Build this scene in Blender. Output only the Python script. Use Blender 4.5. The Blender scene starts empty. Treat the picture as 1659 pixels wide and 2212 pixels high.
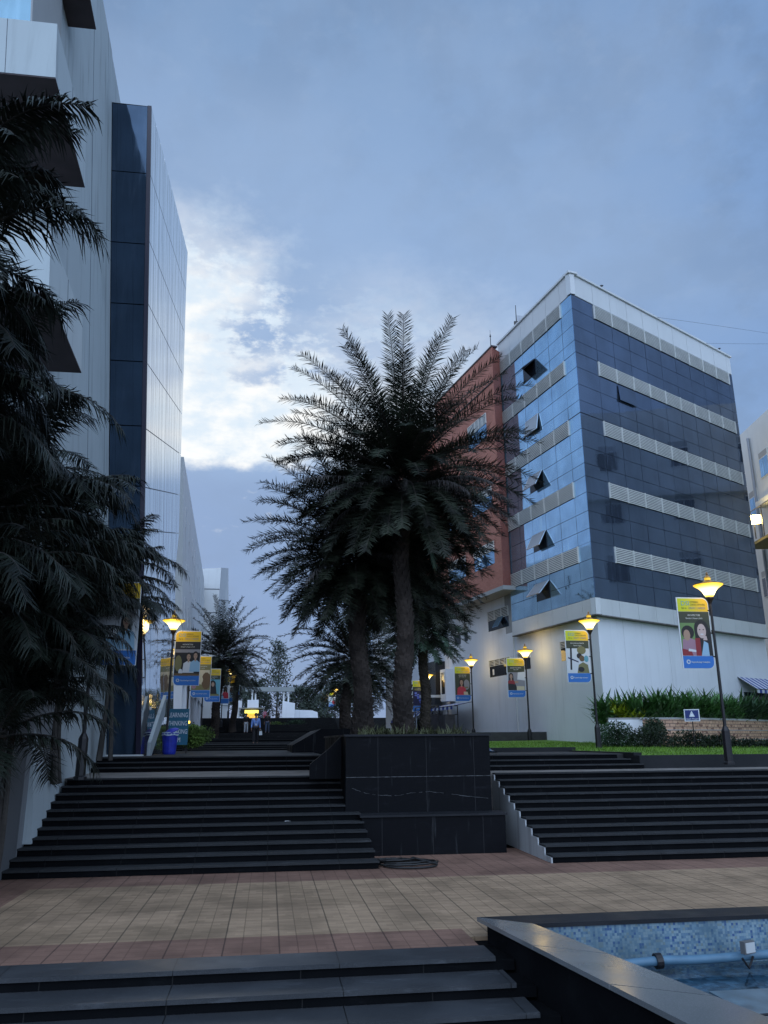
import bpy, math, random
from math import sin, cos, pi, radians, atan2, hypot, sqrt, floor
from mathutils import Vector, Matrix
sc = bpy.context.scene
col = sc.collection
random.seed(7)
RND = random.Random(11)
V = Vector
# ------------------------------------------------------------------ camera
FPX = 1740.; TH = radians(15.85); YAW = radians(8.0); ROLL = radians(.45); EYE = 2.5
fw = V((sin(YAW)*cos(TH), cos(YAW)*cos(TH), sin(TH)))
r0 = V((cos(YAW), -sin(YAW), 0)); u0 = r0.cross(fw)
rt = r0*cos(ROLL) - u0*sin(ROLL); up = r0*sin(ROLL) + u0*cos(ROLL)
cam_d = bpy.data.cameras.new('camera'); cam = bpy.data.objects.new('camera', cam_d); col.objects.link(cam)
cam_d.sensor_fit = 'VERTICAL'; cam_d.sensor_height = 24; cam_d.lens = 24*FPX/2212; cam_d.clip_end = 5000; cam_d.clip_start = .05
m3 = Matrix((rt, up, -fw)).transposed().to_4x4(); m3.translation = (0, 0, EYE); cam.matrix_world = m3
sc.camera = cam

# ------------------------------------------------------------------ materials
MATS = {}
def mat(name, color, rough=.6, metal=0., noise=0., nscale=3., ndetail=4, bump=0., bscale=20., emit=None, estr=0., spec=.5, stretch=None, coat=0.):
    if name in MATS: return MATS[name]
    m = bpy.data.materials.new(name); m.use_nodes = True; nt = m.node_tree; b = nt.nodes['Principled BSDF']
    b.inputs['Base Color'].default_value = (*color, 1); b.inputs['Roughness'].default_value = rough
    b.inputs['Metallic'].default_value = metal; b.inputs['Specular IOR Level'].default_value = spec
    if coat: b.inputs['Coat Weight'].default_value = coat
    if noise or bump:
        tc = nt.nodes.new('ShaderNodeTexCoord'); mp = nt.nodes.new('ShaderNodeMapping'); nt.links.new(tc.outputs['Object'], mp.inputs[0])
        if stretch: mp.inputs['Scale'].default_value = stretch
    if noise:
        n = nt.nodes.new('ShaderNodeTexNoise'); n.inputs['Scale'].default_value = nscale; n.inputs['Detail'].default_value = ndetail
        nt.links.new(mp.outputs[0], n.inputs['Vector'])
        r = nt.nodes.new('ShaderNodeMapRange'); r.inputs[1].default_value = .3; r.inputs[2].default_value = .7
        r.inputs[3].default_value = 1-noise; r.inputs[4].default_value = 1+noise
        nt.links.new(n.outputs[0], r.inputs[0])
        mx = nt.nodes.new('ShaderNodeVectorMath'); mx.operation = 'SCALE'; mx.inputs[0].default_value = color
        nt.links.new(r.outputs[0], mx.inputs['Scale']); nt.links.new(mx.outputs[0], b.inputs['Base Color'])
    if bump:
        n2 = nt.nodes.new('ShaderNodeTexNoise'); n2.inputs['Scale'].default_value = bscale; n2.inputs['Detail'].default_value = 5
        nt.links.new(mp.outputs[0], n2.inputs['Vector'])
        bp = nt.nodes.new('ShaderNodeBump'); bp.inputs['Strength'].default_value = bump; bp.inputs['Distance'].default_value = .02
        nt.links.new(n2.outputs[0], bp.inputs['Height']); nt.links.new(bp.outputs[0], b.inputs['Normal'])
    if emit:
        b.inputs['Emission Color'].default_value = (*emit, 1); b.inputs['Emission Strength'].default_value = estr
    MATS[name] = m; return m
def N(nt, t, **k):
    n = nt.nodes.new(t)
    for a, v in k.items(): setattr(n, a, v)
    return n
def mathn(nt, op, a, b=None, c=None, clamp=False):
    n = nt.nodes.new('ShaderNodeMath'); n.operation = op; n.use_clamp = clamp
    for i, x in enumerate((a, b, c)):
        if x is None: continue
        if isinstance(x, (int, float)): n.inputs[i].default_value = x
        else: nt.links.new(x, n.inputs[i])
    return n.outputs[0]
def mapr(nt, x, a, b, c=0., d=1., smooth=True):
    n = nt.nodes.new('ShaderNodeMapRange'); n.interpolation_type = 'SMOOTHSTEP' if smooth else 'LINEAR'
    nt.links.new(x, n.inputs[0])
    for i, v in enumerate((a, b, c, d)): n.inputs[i+1].default_value = v
    return n.outputs[0]
def mixc(nt, f, a, b, blend='MIX'):
    n = nt.nodes.new('ShaderNodeMix'); n.data_type = 'RGBA'; n.blend_type = blend
    if isinstance(f, (int, float)): n.inputs[0].default_value = f
    else: nt.links.new(f, n.inputs[0])
    for s, x in ((6, a), (7, b)):
        if isinstance(x, tuple): n.inputs[s].default_value = (*x, 1)
        else: nt.links.new(x, n.inputs[s])
    return n.outputs[2]
def noise(nt, vec, scale, detail=4, rough=.5, dist=0):
    n = nt.nodes.new('ShaderNodeTexNoise'); n.inputs['Scale'].default_value = scale; n.inputs['Detail'].default_value = detail
    n.inputs['Roughness'].default_value = rough; n.inputs['Distortion'].default_value = dist
    nt.links.new(vec, n.inputs['Vector']); return n.outputs[0]
def base(name):
    m = bpy.data.materials.new(name); m.use_nodes = True; MATS[name] = m
    nt = m.node_tree; b = nt.nodes['Principled BSDF']; tc = nt.nodes.new('ShaderNodeTexCoord')
    return m, nt, b, tc.outputs['Object']
def mapping(nt, vec, sc_=(1, 1, 1), rz=0., loc=(0, 0, 0)):
    n = nt.nodes.new('ShaderNodeMapping'); n.inputs['Scale'].default_value = sc_; n.inputs['Rotation'].default_value = (0, 0, rz); n.inputs['Location'].default_value = loc
    nt.links.new(vec, n.inputs[0]); return n.outputs[0]

def wall_paint(name, c, streak=.35, rough=.75):
    m, nt, b, o = base(name)
    s1 = noise(nt, mapping(nt, o, (1.6, 1.6, .12)), 1.5, 6, .6)
    s2 = noise(nt, o, .6, 5)
    s3 = noise(nt, mapping(nt, o, (7, 7, .25)), 1.0, 4, .6)
    f = mapr(nt, s1, .52, .8); f2 = mapr(nt, s3, .62, .85)
    cc = mixc(nt, mathn(nt, 'MULTIPLY', f, streak), c, tuple(x*.42 for x in c))
    cc = mixc(nt, mathn(nt, 'MULTIPLY', f2, streak*.6), cc, (.12, .12, .11))
    cc = mixc(nt, mapr(nt, s2, .35, .7, 0, .18), cc, tuple(x*.7 for x in c))
    nt.links.new(cc, b.inputs['Base Color']); b.inputs['Roughness'].default_value = rough
    bp = nt.nodes.new('ShaderNodeBump'); bp.inputs['Strength'].default_value = .15; bp.inputs['Distance'].default_value = .01
    nt.links.new(noise(nt, o, 30, 4), bp.inputs['Height']); nt.links.new(bp.outputs[0], b.inputs['Normal'])
    return m
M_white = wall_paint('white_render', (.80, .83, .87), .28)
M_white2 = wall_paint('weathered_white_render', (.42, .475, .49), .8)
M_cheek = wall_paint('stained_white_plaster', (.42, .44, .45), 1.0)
M_panelw = wall_paint('pale_panel', (.62, .64, .64), .2, .5)
M_boxp = wall_paint('weathered_box_panel', (.44, .50, .51), .5, .5)
M_cream = wall_paint('cream_render', (.68, .70, .68), .2)
M_grey = wall_paint('grey_render', (.35, .36, .36), .3)

def granite(name, c, c2, rough, streak=0., spec=.3, joint=0., jc=(.004, .004, .004)):
    m, nt, b, o = base(name)
    v = noise(nt, o, 90, 3, .7); big = noise(nt, o, 1.3, 5)
    cc = mixc(nt, mapr(nt, v, .45, .75), c, c2)
    cc = mixc(nt, mapr(nt, big, .45, .75, 0, .35), cc, tuple(min(1, x*1.8+.006) for x in c))
    if streak:
        s = noise(nt, mapping(nt, o, (4, 4, .35)), 1.7, 6, .65)
        cc = mixc(nt, mathn(nt, 'MULTIPLY', mapr(nt, s, .60, .78), streak), cc, (.13, .14, .15))
    if joint:
        sx_ = N(nt, 'ShaderNodeSeparateXYZ'); nt.links.new(o, sx_.inputs[0])
        fr_ = mathn(nt, 'FRACT', mathn(nt, 'DIVIDE', sx_.outputs[0], joint))
        cc = mixc(nt, mathn(nt, 'LESS_THAN', fr_, .011/joint), cc, jc)
        dust = noise(nt, mapping(nt, o, (1.2, 4, 4)), 1.5, 6, .7)
        cc = mixc(nt, mapr(nt, dust, .55, .8, 0, .5), cc, tuple(x*2.2+.004 for x in c2))
    nt.links.new(cc, b.inputs['Base Color']); b.inputs['Specular IOR Level'].default_value = spec
    nt.links.new(mapr(nt, big, .3, .7, rough*.8, rough*1.25), b.inputs['Roughness'])
    return m
M_riser = granite('black_granite', (.0035, .004, .005), (.006, .0065, .0075), .8, 0., .05, 1.45, (.02, .02, .02))
M_tread = granite('worn_granite_tread', (.024, .0255, .027), (.060, .063, .066), .7, 0., .15, 1.45)
M_treadn = granite('polished_grey_granite_tread', (.034, .037, .041), (.066, .071, .078), .4, 0., .35, 1.9)
M_plant = granite('polished_black_granite', (.0035, .004, .0055), (.007, .0075, .010), .6, .3, .10, 1.18, (.03, .03, .032))
M_coping = granite('dark_granite_coping', (.014, .015, .018), (.028, .03, .034), .5, 0., .2)
M_rim = granite('polished_pool_rim_granite', (.12, .128, .132), (.17, .178, .182), .17, 0., .5)
M_kerb = granite('black_kerb_stone', (.010, .011, .013), (.02, .022, .024), .7)

def paver(name, c, c2, big=.70, small=.233):
    m, nt, b, o = base(name)
    vm = N(nt, 'ShaderNodeVectorMath', operation='ADD'); nt.links.new(o, vm.inputs[0]); vm.inputs[1].default_value = (.48, 0, 0)
    def bricks(w, h, ms, off):
        t = N(nt, 'ShaderNodeTexBrick'); t.offset = off; nt.links.new(vm.outputs[0], t.inputs['Vector'])
        t.inputs['Scale'].default_value = 1; t.inputs['Brick Width'].default_value = w; t.inputs['Row Height'].default_value = h
        t.inputs['Mortar Size'].default_value = ms; t.inputs['Mortar Smooth'].default_value = .3
        t.inputs['Color1'].default_value = (0, 0, 0, 1); t.inputs['Color2'].default_value = (1, 1, 1, 1); t.inputs['Mortar'].default_value = (.5, .5, .5, 1)
        return t
    bs = bricks(small, small, .007, 0); bb = bricks(big, 30, .013, .0); bq = bricks(small, small*.5, .0, .5); bl = bricks(2.1, .93, 0, .37)
    f = mathn(nt, 'MULTIPLY', mathn(nt, 'ADD', bq.outputs['Color'], bl.outputs['Color']), .5)
    n1 = noise(nt, o, 1.1, 6); n2 = noise(nt, o, 40, 3)
    cc = mixc(nt, f, c, c2)
    cc = mixc(nt, mapr(nt, n1, .4, .7, 0, .6), cc, tuple(x*.5 for x in c))
    cc = mixc(nt, mapr(nt, n2, .4, .7, 0, .3), cc, tuple(x*.6 for x in c2))
    cc = mixc(nt, mathn(nt, 'MULTIPLY', bs.outputs['Fac'], .55), cc, tuple(x*.45 for x in c))
    cc = mixc(nt, mathn(nt, 'MULTIPLY', bb.outputs['Fac'], .42), cc, (.012, .012, .012))
    nt.links.new(cc, b.inputs['Base Color']); b.inputs['Roughness'].default_value = .8; b.inputs['Specular IOR Level'].default_value = .25
    # star-shaped relief pressed into every tile
    w1 = N(nt, 'ShaderNodeTexWave'); w1.bands_direction = 'DIAGONAL'; w1.inputs['Scale'].default_value = 1.9; w1.inputs['Distortion'].default_value = 2.5
    nt.links.new(o, w1.inputs['Vector'])
    h = mathn(nt, 'ADD', mathn(nt, 'MULTIPLY', bs.outputs['Fac'], -1.0), mathn(nt, 'MULTIPLY', w1.outputs['Fac'], .35))
    h = mathn(nt, 'ADD', h, mathn(nt, 'MULTIPLY', f, .8))
    bp = nt.nodes.new('ShaderNodeBump'); bp.inputs['Strength'].default_value = .7; bp.inputs['Distance'].default_value = .008
    nt.links.new(h, bp.inputs['Height']); nt.links.new(bp.outputs[0], b.inputs['Normal'])
    return m
M_tan = paver('tan_paver', (.27, .185, .115), (.44, .30, .19))
M_red = paver('red_paver', (.20, .112, .080), (.27, .155, .112))

def glass(name, c, metal=.75, rough=.03, var=.13):
    m, nt, b, o = base(name)
    n = noise(nt, mapping(nt, o, (.5, .5, .5)), 1.2, 3); n2 = noise(nt, mapping(nt, o, (3, 3, .3)), 1.5, 5, .6)
    cc = mixc(nt, mapr(nt, n, .3, .7, 0, 1), tuple(x*(1-var) for x in c), tuple(x*(1+var) for x in c))
    cc = mixc(nt, mapr(nt, n2, .5, .8, 0, .25), cc, tuple(min(1, x*1.5+.05) for x in c))
    nt.links.new(cc, b.inputs['Base Color']); b.inputs['Metallic'].default_value = metal
    nt.links.new(mapr(nt, n2, .4, .8, rough, rough+.10), b.inputs['Roughness'])
    bp = nt.nodes.new('ShaderNodeBump'); bp.inputs['Strength'].default_value = .07; bp.inputs['Distance'].default_value = .05
    nt.links.new(noise(nt, o, .8, 2), bp.inputs['Height']); nt.links.new(bp.outputs[0], b.inputs['Normal'])
    return m
M_glassL = glass('blue_curtain_glass', (.46, .68, .86), .88)  # left face: its bright sky reflection is helped by this pale tint
M_glassR = glass('blue_curtain_glass_shade', (.115, .155, .225))  # darker copy of the same glass; the right face's shade is in the tint
M_glassT = glass('dark_teal_tower_glass', (.045, .072, .11), .85, .04)
M_glassD = mat('dark_window_glass', (.01, .012, .018), .08)
M_glassS = glass('sky_blue_window_glass', (.25, .45, .65))
M_opane = mat('pale_tilted_pane', (.40, .44, .47), .25, .2)
M_mull = mat('dark_seam', (.02, .03, .05), .5)
M_louver = mat('pale_louvre_metal', (.66, .67, .64), .5, .1, noise=.08, nscale=2)
M_void = mat('louvre_shadow_gap', (.05, .055, .06), .8)
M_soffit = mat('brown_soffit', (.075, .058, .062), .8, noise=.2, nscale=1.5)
M_metal = mat('dark_pole_paint', (.008, .007, .009), .45, noise=.3, nscale=8)
M_al = mat('brushed_aluminium', (.55, .57, .6), .35, .8)

def tower_panel():
    m, nt, b, o = base('weathered_metal_panel')
    # streaks run down the panel: vary along Y only
    s = noise(nt, mapping(nt, o, (.02, 1.9, .05)), 1.6, 7, .7)
    s2 = noise(nt, mapping(nt, o, (.02, .5, .03)), 1.3, 4, .6)
    s3 = noise(nt, mapping(nt, o, (.1, 3., .3)), 2.0, 5, .6)
    cc = mixc(nt, mapr(nt, s, .42, .66, 0, .85), (.82, .82, .79), (.30, .31, .32))
    cc = mixc(nt, mapr(nt, s2, .45, .7, 0, .4), cc, (.55, .56, .59))
    cc = mixc(nt, mapr(nt, s3, .55, .72, 0, .55), cc, (.16, .16, .16))
    nt.links.new(cc, b.inputs['Base Color']); b.inputs['Metallic'].default_value = .95
    nt.links.new(mapr(nt, s, .3, .75, .05, .22), b.inputs['Roughness'])
    bp = nt.nodes.new('ShaderNodeBump'); bp.inputs['Strength'].default_value = .1; bp.inputs['Distance'].default_value = .03
    nt.links.new(noise(nt, o, .7, 2), bp.inputs['Height']); nt.links.new(bp.outputs[0], b.inputs['Normal'])
    return m
M_tpanel = tower_panel()

def brickm(name, c1, c2, mortar, w, h, ms, ang, rough=.8, spots=None):
    m, nt, b, o = base(name)
    d = N(nt, 'ShaderNodeVectorMath', operation='DOT_PRODUCT'); nt.links.new(o, d.inputs[0]); d.inputs[1].default_value = (sin(ang), cos(ang), 0)
    sp = N(nt, 'ShaderNodeSeparateXYZ'); nt.links.new(o, sp.inputs[0])
    cb = N(nt, 'ShaderNodeCombineXYZ'); nt.links.new(d.outputs['Value'], cb.inputs[0]); nt.links.new(sp.outputs[2], cb.inputs[1])
    t = N(nt, 'ShaderNodeTexBrick'); nt.links.new(cb.outputs[0], t.inputs['Vector'])
    t.inputs['Scale'].default_value = 1; t.inputs['Brick Width'].default_value = w; t.inputs['Row Height'].default_value = h
    t.inputs['Mortar Size'].default_value = ms; t.inputs['Color1'].default_value = (*c1, 1); t.inputs['Color2'].default_value = (*c2, 1); t.inputs['Mortar'].default_value = (*mortar, 1)
    cc = t.outputs['Color']
    if spots:
        n = noise(nt, mapping(nt, cb.outputs[0], (1/w, 1/h, 1)), 1.0, 0)
        cc = mixc(nt, mapr(nt, n, .64, .66), cc, spots)
    n3 = noise(nt, o, 1.2, 5); cc = mixc(nt, mapr(nt, n3, .4, .75, 0, .35), cc, tuple(x*.6 for x in c1))
    nt.links.new(cc, b.inputs['Base Color']); b.inputs['Roughness'].default_value = rough
    bp = nt.nodes.new('ShaderNodeBump'); bp.inputs['Strength'].default_value = .6; bp.inputs['Distance'].default_value = .01; bp.invert = True
    nt.links.new(t.outputs['Fac'], bp.inputs['Height']); nt.links.new(bp.outputs[0], b.inputs['Normal'])
    return m
AZL = radians(-10.5); AZR = radians(59.5)
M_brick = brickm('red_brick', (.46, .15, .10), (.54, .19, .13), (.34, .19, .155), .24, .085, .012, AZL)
M_brick2 = brickm('shaded_red_brick_end', (.36, .10, .07), (.43, .13, .09), (.25, .13, .11), .24, .085, .012, AZR)  # same brick and mortar darkened: the end face's shade is in the colours
M_stone = brickm('sandstone_block', (.46, .27, .18), (.58, .36, .25), (.14, .10, .08), .30, .14, .014, radians(55), .85, (.18, .09, .07))

def mosaic():
    m, nt, b, o = base('blue_glass_mosaic')
    mp = mapping(nt, o, (31, 31, 31))
    fl = N(nt, 'ShaderNodeVectorMath', operation='FLOOR'); nt.links.new(mp, fl.inputs[0])
    w = N(nt, 'ShaderNodeTexWhiteNoise'); w.noise_dimensions = '3D'; nt.links.new(fl.outputs[0], w.inputs['Vector'])
    r = N(nt, 'ShaderNodeValToRGB'); r.color_ramp.interpolation = 'CONSTANT'
    e = r.color_ramp.elements; e[0].position = 0; e[0].color = (.24, .34, .40, 1); e[1].position = .9; e[1].color = (.03, .08, .24, 1)
    for p, c in ((.2, (.17, .27, .35)), (.38, (.27, .36, .40)), (.55, (.13, .22, .32)), (.72, (.08, .15, .25)), (.82, (.22, .27, .26))):
        x = e.new(p); x.color = (*c, 1)
    nt.links.new(w.outputs['Value'], r.inputs[0])
    fr = N(nt, 'ShaderNodeVectorMath', operation='FRACTION'); nt.links.new(mp, fr.inputs[0])
    sp = N(nt, 'ShaderNodeSeparateXYZ'); nt.links.new(fr.outputs[0], sp.inputs[0])
    gx = mathn(nt, 'LESS_THAN', sp.outputs[0], .1); gz = mathn(nt, 'LESS_THAN', sp.outputs[2], .1)
    g = mathn(nt, 'MAXIMUM', gx, gz)
    cc = mixc(nt, mathn(nt, 'MULTIPLY', g, .7), r.outputs[0], (.16, .26, .30))
    cc = mixc(nt, mapr(nt, noise(nt, o, 2.0, 5), .35, .7, .25, .75), cc, (.07, .12, .15))
    nt.links.new(cc, b.inputs['Base Color']); b.inputs['Roughness'].default_value = .25
    return m
M_mosaic = mosaic()

def lawnmat():
    m, nt, b, o = base('short_grass')
    a = noise(nt, o, 1.2, 6); c = noise(nt, o, 35, 4, .7)
    cc = mixc(nt, mapr(nt, a, .35, .7), (.085, .185, .012), (.15, .27, .02)); cc = mixc(nt, mapr(nt, c, .4, .7, 0, .6), cc, (.04, .095, .010))
    nt.links.new(cc, b.inputs['Base Color']); b.inputs['Roughness'].default_value = .9; return m
M_lawn = lawnmat()
def leafmat(name, c, var=.5, rough=.5, trans=.15):
    m, nt, b, o = base(name)
    n = noise(nt, o, 1.7, 4); n2 = noise(nt, o, 14, 3)
    cc = mixc(nt, mapr(nt, n, .35, .65), tuple(x*(1-var) for x in c), tuple(x*(1+var) for x in c))
    cc = mixc(nt, mapr(nt, n2, .45, .75, 0, .5), cc, tuple(x*.45 for x in c))
    nt.links.new(cc, b.inputs['Base Color']); b.inputs['Roughness'].default_value = rough; b.inputs['Specular IOR Level'].default_value = .35
    return m
M_palm = leafmat('date_palm_leaflet', (.022, .028, .017), .75, .5)
M_palmg = leafmat('green_palm_leaflet', (.045, .080, .050), .4, .45)
M_palmd = leafmat('dry_palm_leaflet', (.125, .115, .11), .4, .8)
M_areca = leafmat('dark_areca_leaflet', (.014, .019, .013), .7, .5)
M_trunk = leafmat('rough_palm_trunk', (.040, .031, .026), .4, .9)
M_stem = leafmat('ringed_palm_stem', (.05, .045, .04), .3, .8)
M_hedge = leafmat('dark_green_hedge_leaf', (.06, .15, .04), .5, .45)
M_hedgey = leafmat('yellow_green_leaf', (.30, .38, .02), .4, .5)
M_bush = leafmat('deep_green_bush_leaf', (.018, .030, .014), .5, .6)
M_bush2 = leafmat('mid_green_bush_leaf', (.030, .065, .030), .5, .6)
M_bushl = leafmat('light_green_bush_leaf', (.12, .20, .04), .5, .6)
M_treel = leafmat('grey_green_tree_leaf', (.045, .06, .045), .5, .7)
M_branch = mat('dark_bark', (.05, .04, .035), .9, noise=.3)
M_blade = leafmat('grass_blade', (.10, .20, .015), .4, .6)
M_spiky = leafmat('straw_green_blade', (.10, .11, .05), .5, .6)

# ------------------------------------------------------------------ mesh builder
class MB:
    def __init__(s): s.v = []; s.f = []
    def add(s, vs, fs):
        o = len(s.v); s.v += [tuple(p) for p in vs]; s.f += [tuple(i+o for i in f) for f in fs]; return s
    def box(s, x0, x1, y0, y1, z0, z1):
        return s.add([(x0,y0,z0),(x1,y0,z0),(x1,y1,z0),(x0,y1,z0),(x0,y0,z1),(x1,y0,z1),(x1,y1,z1),(x0,y1,z1)],
                     [(0,3,2,1),(4,5,6,7),(0,1,5,4),(1,2,6,5),(2,3,7,6),(3,0,4,7)])
    def obox(s, P, a, b, c, la, lb, lc):
        """box spanning P + [la]*a + [lb]*b + [lc]*c; ranges are (lo,hi)"""
        P = V(P); a = V(a); b = V(b); c = V(c)
        vs = [P + a*la[i] + b*lb[j] + c*lc[k] for k in (0, 1) for j in (0, 1) for i in (0, 1)]
        f = [(0,2,3,1),(4,5,7,6),(0,1,5,4),(1,3,7,5),(3,2,6,7),(2,0,4,6)]
        return s.add(vs, f)
    def quad(s, *p): return s.add(p, [tuple(range(len(p)))])
    def prism(s, poly, d):
        """closed polygon (3D pts) extruded by vector d"""
        n = len(poly); d = V(d); vs = [V(p) for p in poly] + [V(p)+d for p in poly]
        f = [tuple(range(n))[::-1], tuple(range(n, 2*n))] + [(i, (i+1) % n, n+(i+1) % n, n+i) for i in range(n)]
        return s.add(vs, f)
    def lathe(s, prof, n=16, c=(0, 0, 0), a0=0):
        o = len(s.v); c = V(c)
        for r, z in prof:
            for i in range(n):
                a = a0+2*pi*i/n; s.v.append((c.x+r*cos(a), c.y+r*sin(a), c.z+z))
        for j in range(len(prof)-1):
            for i in range(n):
                s.f.append((o+j*n+i, o+j*n+(i+1) % n, o+(j+1)*n+(i+1) % n, o+(j+1)*n+i))
        s.f.append(tuple(o+i for i in range(n))[::-1]); k = o+(len(prof)-1)*n; s.f.append(tuple(k+i for i in range(n)))
        return s
    def tube(s, pts, r, n=8):
        pts = [V(p) for p in pts]; o = len(s.v); rr = r if isinstance(r, (list, tuple)) else [r]*len(pts)
        prev = None
        for k, p in enumerate(pts):
            t = (pts[min(k+1, len(pts)-1)]-pts[max(k-1, 0)]).normalized()
            if prev is None: a = t.orthogonal().normalized()
            else: a = (prev - t*prev.dot(t)).normalized()
            prev = a; b = t.cross(a)
            for i in range(n):
                q = p + (a*cos(2*pi*i/n)+b*sin(2*pi*i/n))*rr[k]; s.v.append(tuple(q))
        for k in range(len(pts)-1):
            for i in range(n): s.f.append((o+k*n+i, o+k*n+(i+1) % n, o+(k+1)*n+(i+1) % n, o+(k+1)*n+i))
        s.f.append(tuple(o+i for i in range(n))[::-1]); k = o+(len(pts)-1)*n; s.f.append(tuple(k+i for i in range(n)))
        return s
    def build(s, name, m, parent=None, off=(0, 0, 0), smooth=False, label=None):
        me = bpy.data.meshes.new(name); off = V(off)
        vs = s.v if off.length == 0 else [tuple(V(p)-off) for p in s.v]
        me.from_pydata(vs, [], s.f); me.materials.append(m); me.validate(); me.update()
        if smooth: me.polygons.foreach_set('use_smooth', [True]*len(me.polygons))
        o = bpy.data.objects.new(name, me); col.objects.link(o)
        if parent: o.parent = parent
        if label: o['label'] = label
        return o
def tag(o, label=None, cat=None, group=None, kind=None):
    if label: o['label'] = label
    if cat: o['category'] = cat
    if group: o['group'] = group
    if kind: o['kind'] = kind
    return o
def empty(name, loc, label=None, cat=None, group=None, rz=0.):
    o = bpy.data.objects.new(name, None); col.objects.link(o); o.location = loc; o.rotation_euler = (0, 0, rz)
    o.empty_display_size = .2
    return tag(o, label, cat, group)
def copy_tree(o, parent=None):
    c = o.copy(); col.objects.link(c); c.parent = parent
    for ch in list(o.children): copy_tree(ch, c)
    return c
def struct(name, mb, m, label=None, kind='structure', smooth=False):
    return tag(mb.build(name, m, smooth=smooth), label, None, None, kind)
FONT = bpy.data.fonts.load('<builtin>') if False else None
def text_mesh(name, body, size, m, parent, loc, rot, align='LEFT', extrude=.002, sx=1.):
    cu = bpy.data.curves.new('t', 'FONT'); cu.body = body; cu.size = size; cu.align_x = align; cu.extrude = extrude; cu.resolution_u = 2
    o = bpy.data.objects.new('t', cu); col.objects.link(o)
    dg = bpy.context.evaluated_depsgraph_get(); me = bpy.data.meshes.new_from_object(o.evaluated_get(dg))
    bpy.data.objects.remove(o); me.name = name; me.materials.clear(); me.materials.append(m)
    q = bpy.data.objects.new(name, me); col.objects.link(q); q.parent = parent; q.location = loc; q.rotation_euler = rot; q.scale = (sx, 1, 1)
    return q

# ------------------------------------------------------------------ ground
g = MB()
g.box(-1500, 1500, 164, 3000, 3.0, 3.4); g.box(-1500, -40, -1500, 130, -1.4, -1.0); g.box(60, 1500, -1500, 130, -1.4, -1.0)
g.box(-40, 60, -1500, 17.3, -1.4, -1.0); g.box(-40, 60, 17.3, 130, -1.4, -1.02)
struct('ground', g, mat('dusty_ground', (.10, .09, .075), .95, noise=.4, nscale=.3))
struct('paving', MB().box(-4.13, 40, 12.0, 16.35, -.3, 0), M_tan)
rb = MB()
rb.box(-12, -4.13, 11.05, 18.3, -.3, -.001); rb.box(-4.13, 2.72, 11.05, 12.0, -.3, -.001)
rb.box(-4.13, 40, 16.35, 20.2, -.3, -.001)
struct('red_paving', rb, M_red)
struct('paving_strip', MB().box(2.72, 40, 11.5, 12.0, -.3, -.0005), M_tan)

# --- stairs
def flight(name, label, x0, x1, y0, z0, n, rise, tread, depth_top=None, fx=None, mt=None, zbot=-.3, group='flights of dark granite stairs', nose=.035, thick=.035):
    """n risers; nosing of step k at y0+(k)*tread; fx(k) -> (x0,x1) override"""
    root = empty(name, ((x0+x1)/2, y0, z0), label, 'stairs', group); off = root.location
    for k in range(n):
        a, b_ = fx(k) if fx else (x0, x1)
        y = y0+k*tread; z = z0+(k+1)*rise; d = tread if k < n-1 else (depth_top or tread)
        mb = MB().box(a, b_, y, y+d+.02, max(zbot, z-rise-.001*k), z-thick)
        st = mb.build('step', M_riser, root, off)
        MB().box(a-.01, b_+.012, y-nose, y+d-.002-nose*.5, z-thick+.0005, z).build('tread_slab', mt or M_tread, st)
        st.children[-1].location = (0, 0, 0)
        # child meshes are in world coordinates: shift them
        for v in st.children[-1].data.vertices: v.co -= off
    return root
R1 = .15; T1 = .425
fl = flight('staircase', 'wide black granite flight of stairs left of the palm planter', -5.0, 2.2, 17.55, 0, 11, R1, T1, .3, fx=lambda k: (-5.0+.012*k, 2.3-.03*k))
fr = flight('staircase', 'wide black granite flight with a stained white side, right of the palm planter', 6.0, 34, 17.62, 0, 11, R1, T1, .3, fx=lambda k: (6.0, 34))
# stained white side of the right-hand flight
poly = [(0, 17.60, 0)]
for k in range(11):
    poly += [(0, 17.60+k*T1, (k+1)*R1-.04), (0, 17.60+(k+1)*T1, (k+1)*R1-.04)]
poly = [(5.965, p[1]+.012, p[2]) for p in poly] + [(5.965, 22.3, 0)]
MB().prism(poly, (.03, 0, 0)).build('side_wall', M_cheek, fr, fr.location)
# low flight leading down toward the camera
NY = 11.05
near = empty('staircase', (-1, 10.5, 0), 'low granite steps descending from the paving, beside the pool, nearest the viewer', 'stairs', 'flights of dark granite stairs')
for k in range(8):
    y1 = 11.04-k*.535; yn = 10.47-k*.535; z = -k*.15
    st = MB().box(-16, 3.02+.09*k, yn+.03, y1+.55, z-.16, z-.05).build('step', M_riser, near, near.location)
    s2 = MB().box(-16, 2.78+.09*k, yn, y1-.004-.0, z-.05, z-.0006*k).build('tread_slab', M_treadn, st)
    for v in s2.data.vertices: v.co -= near.location
struct('lower_terrace', MB().box(-16, 12, -40, 6.6, -1.35, -1.19), M_treadn)

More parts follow.
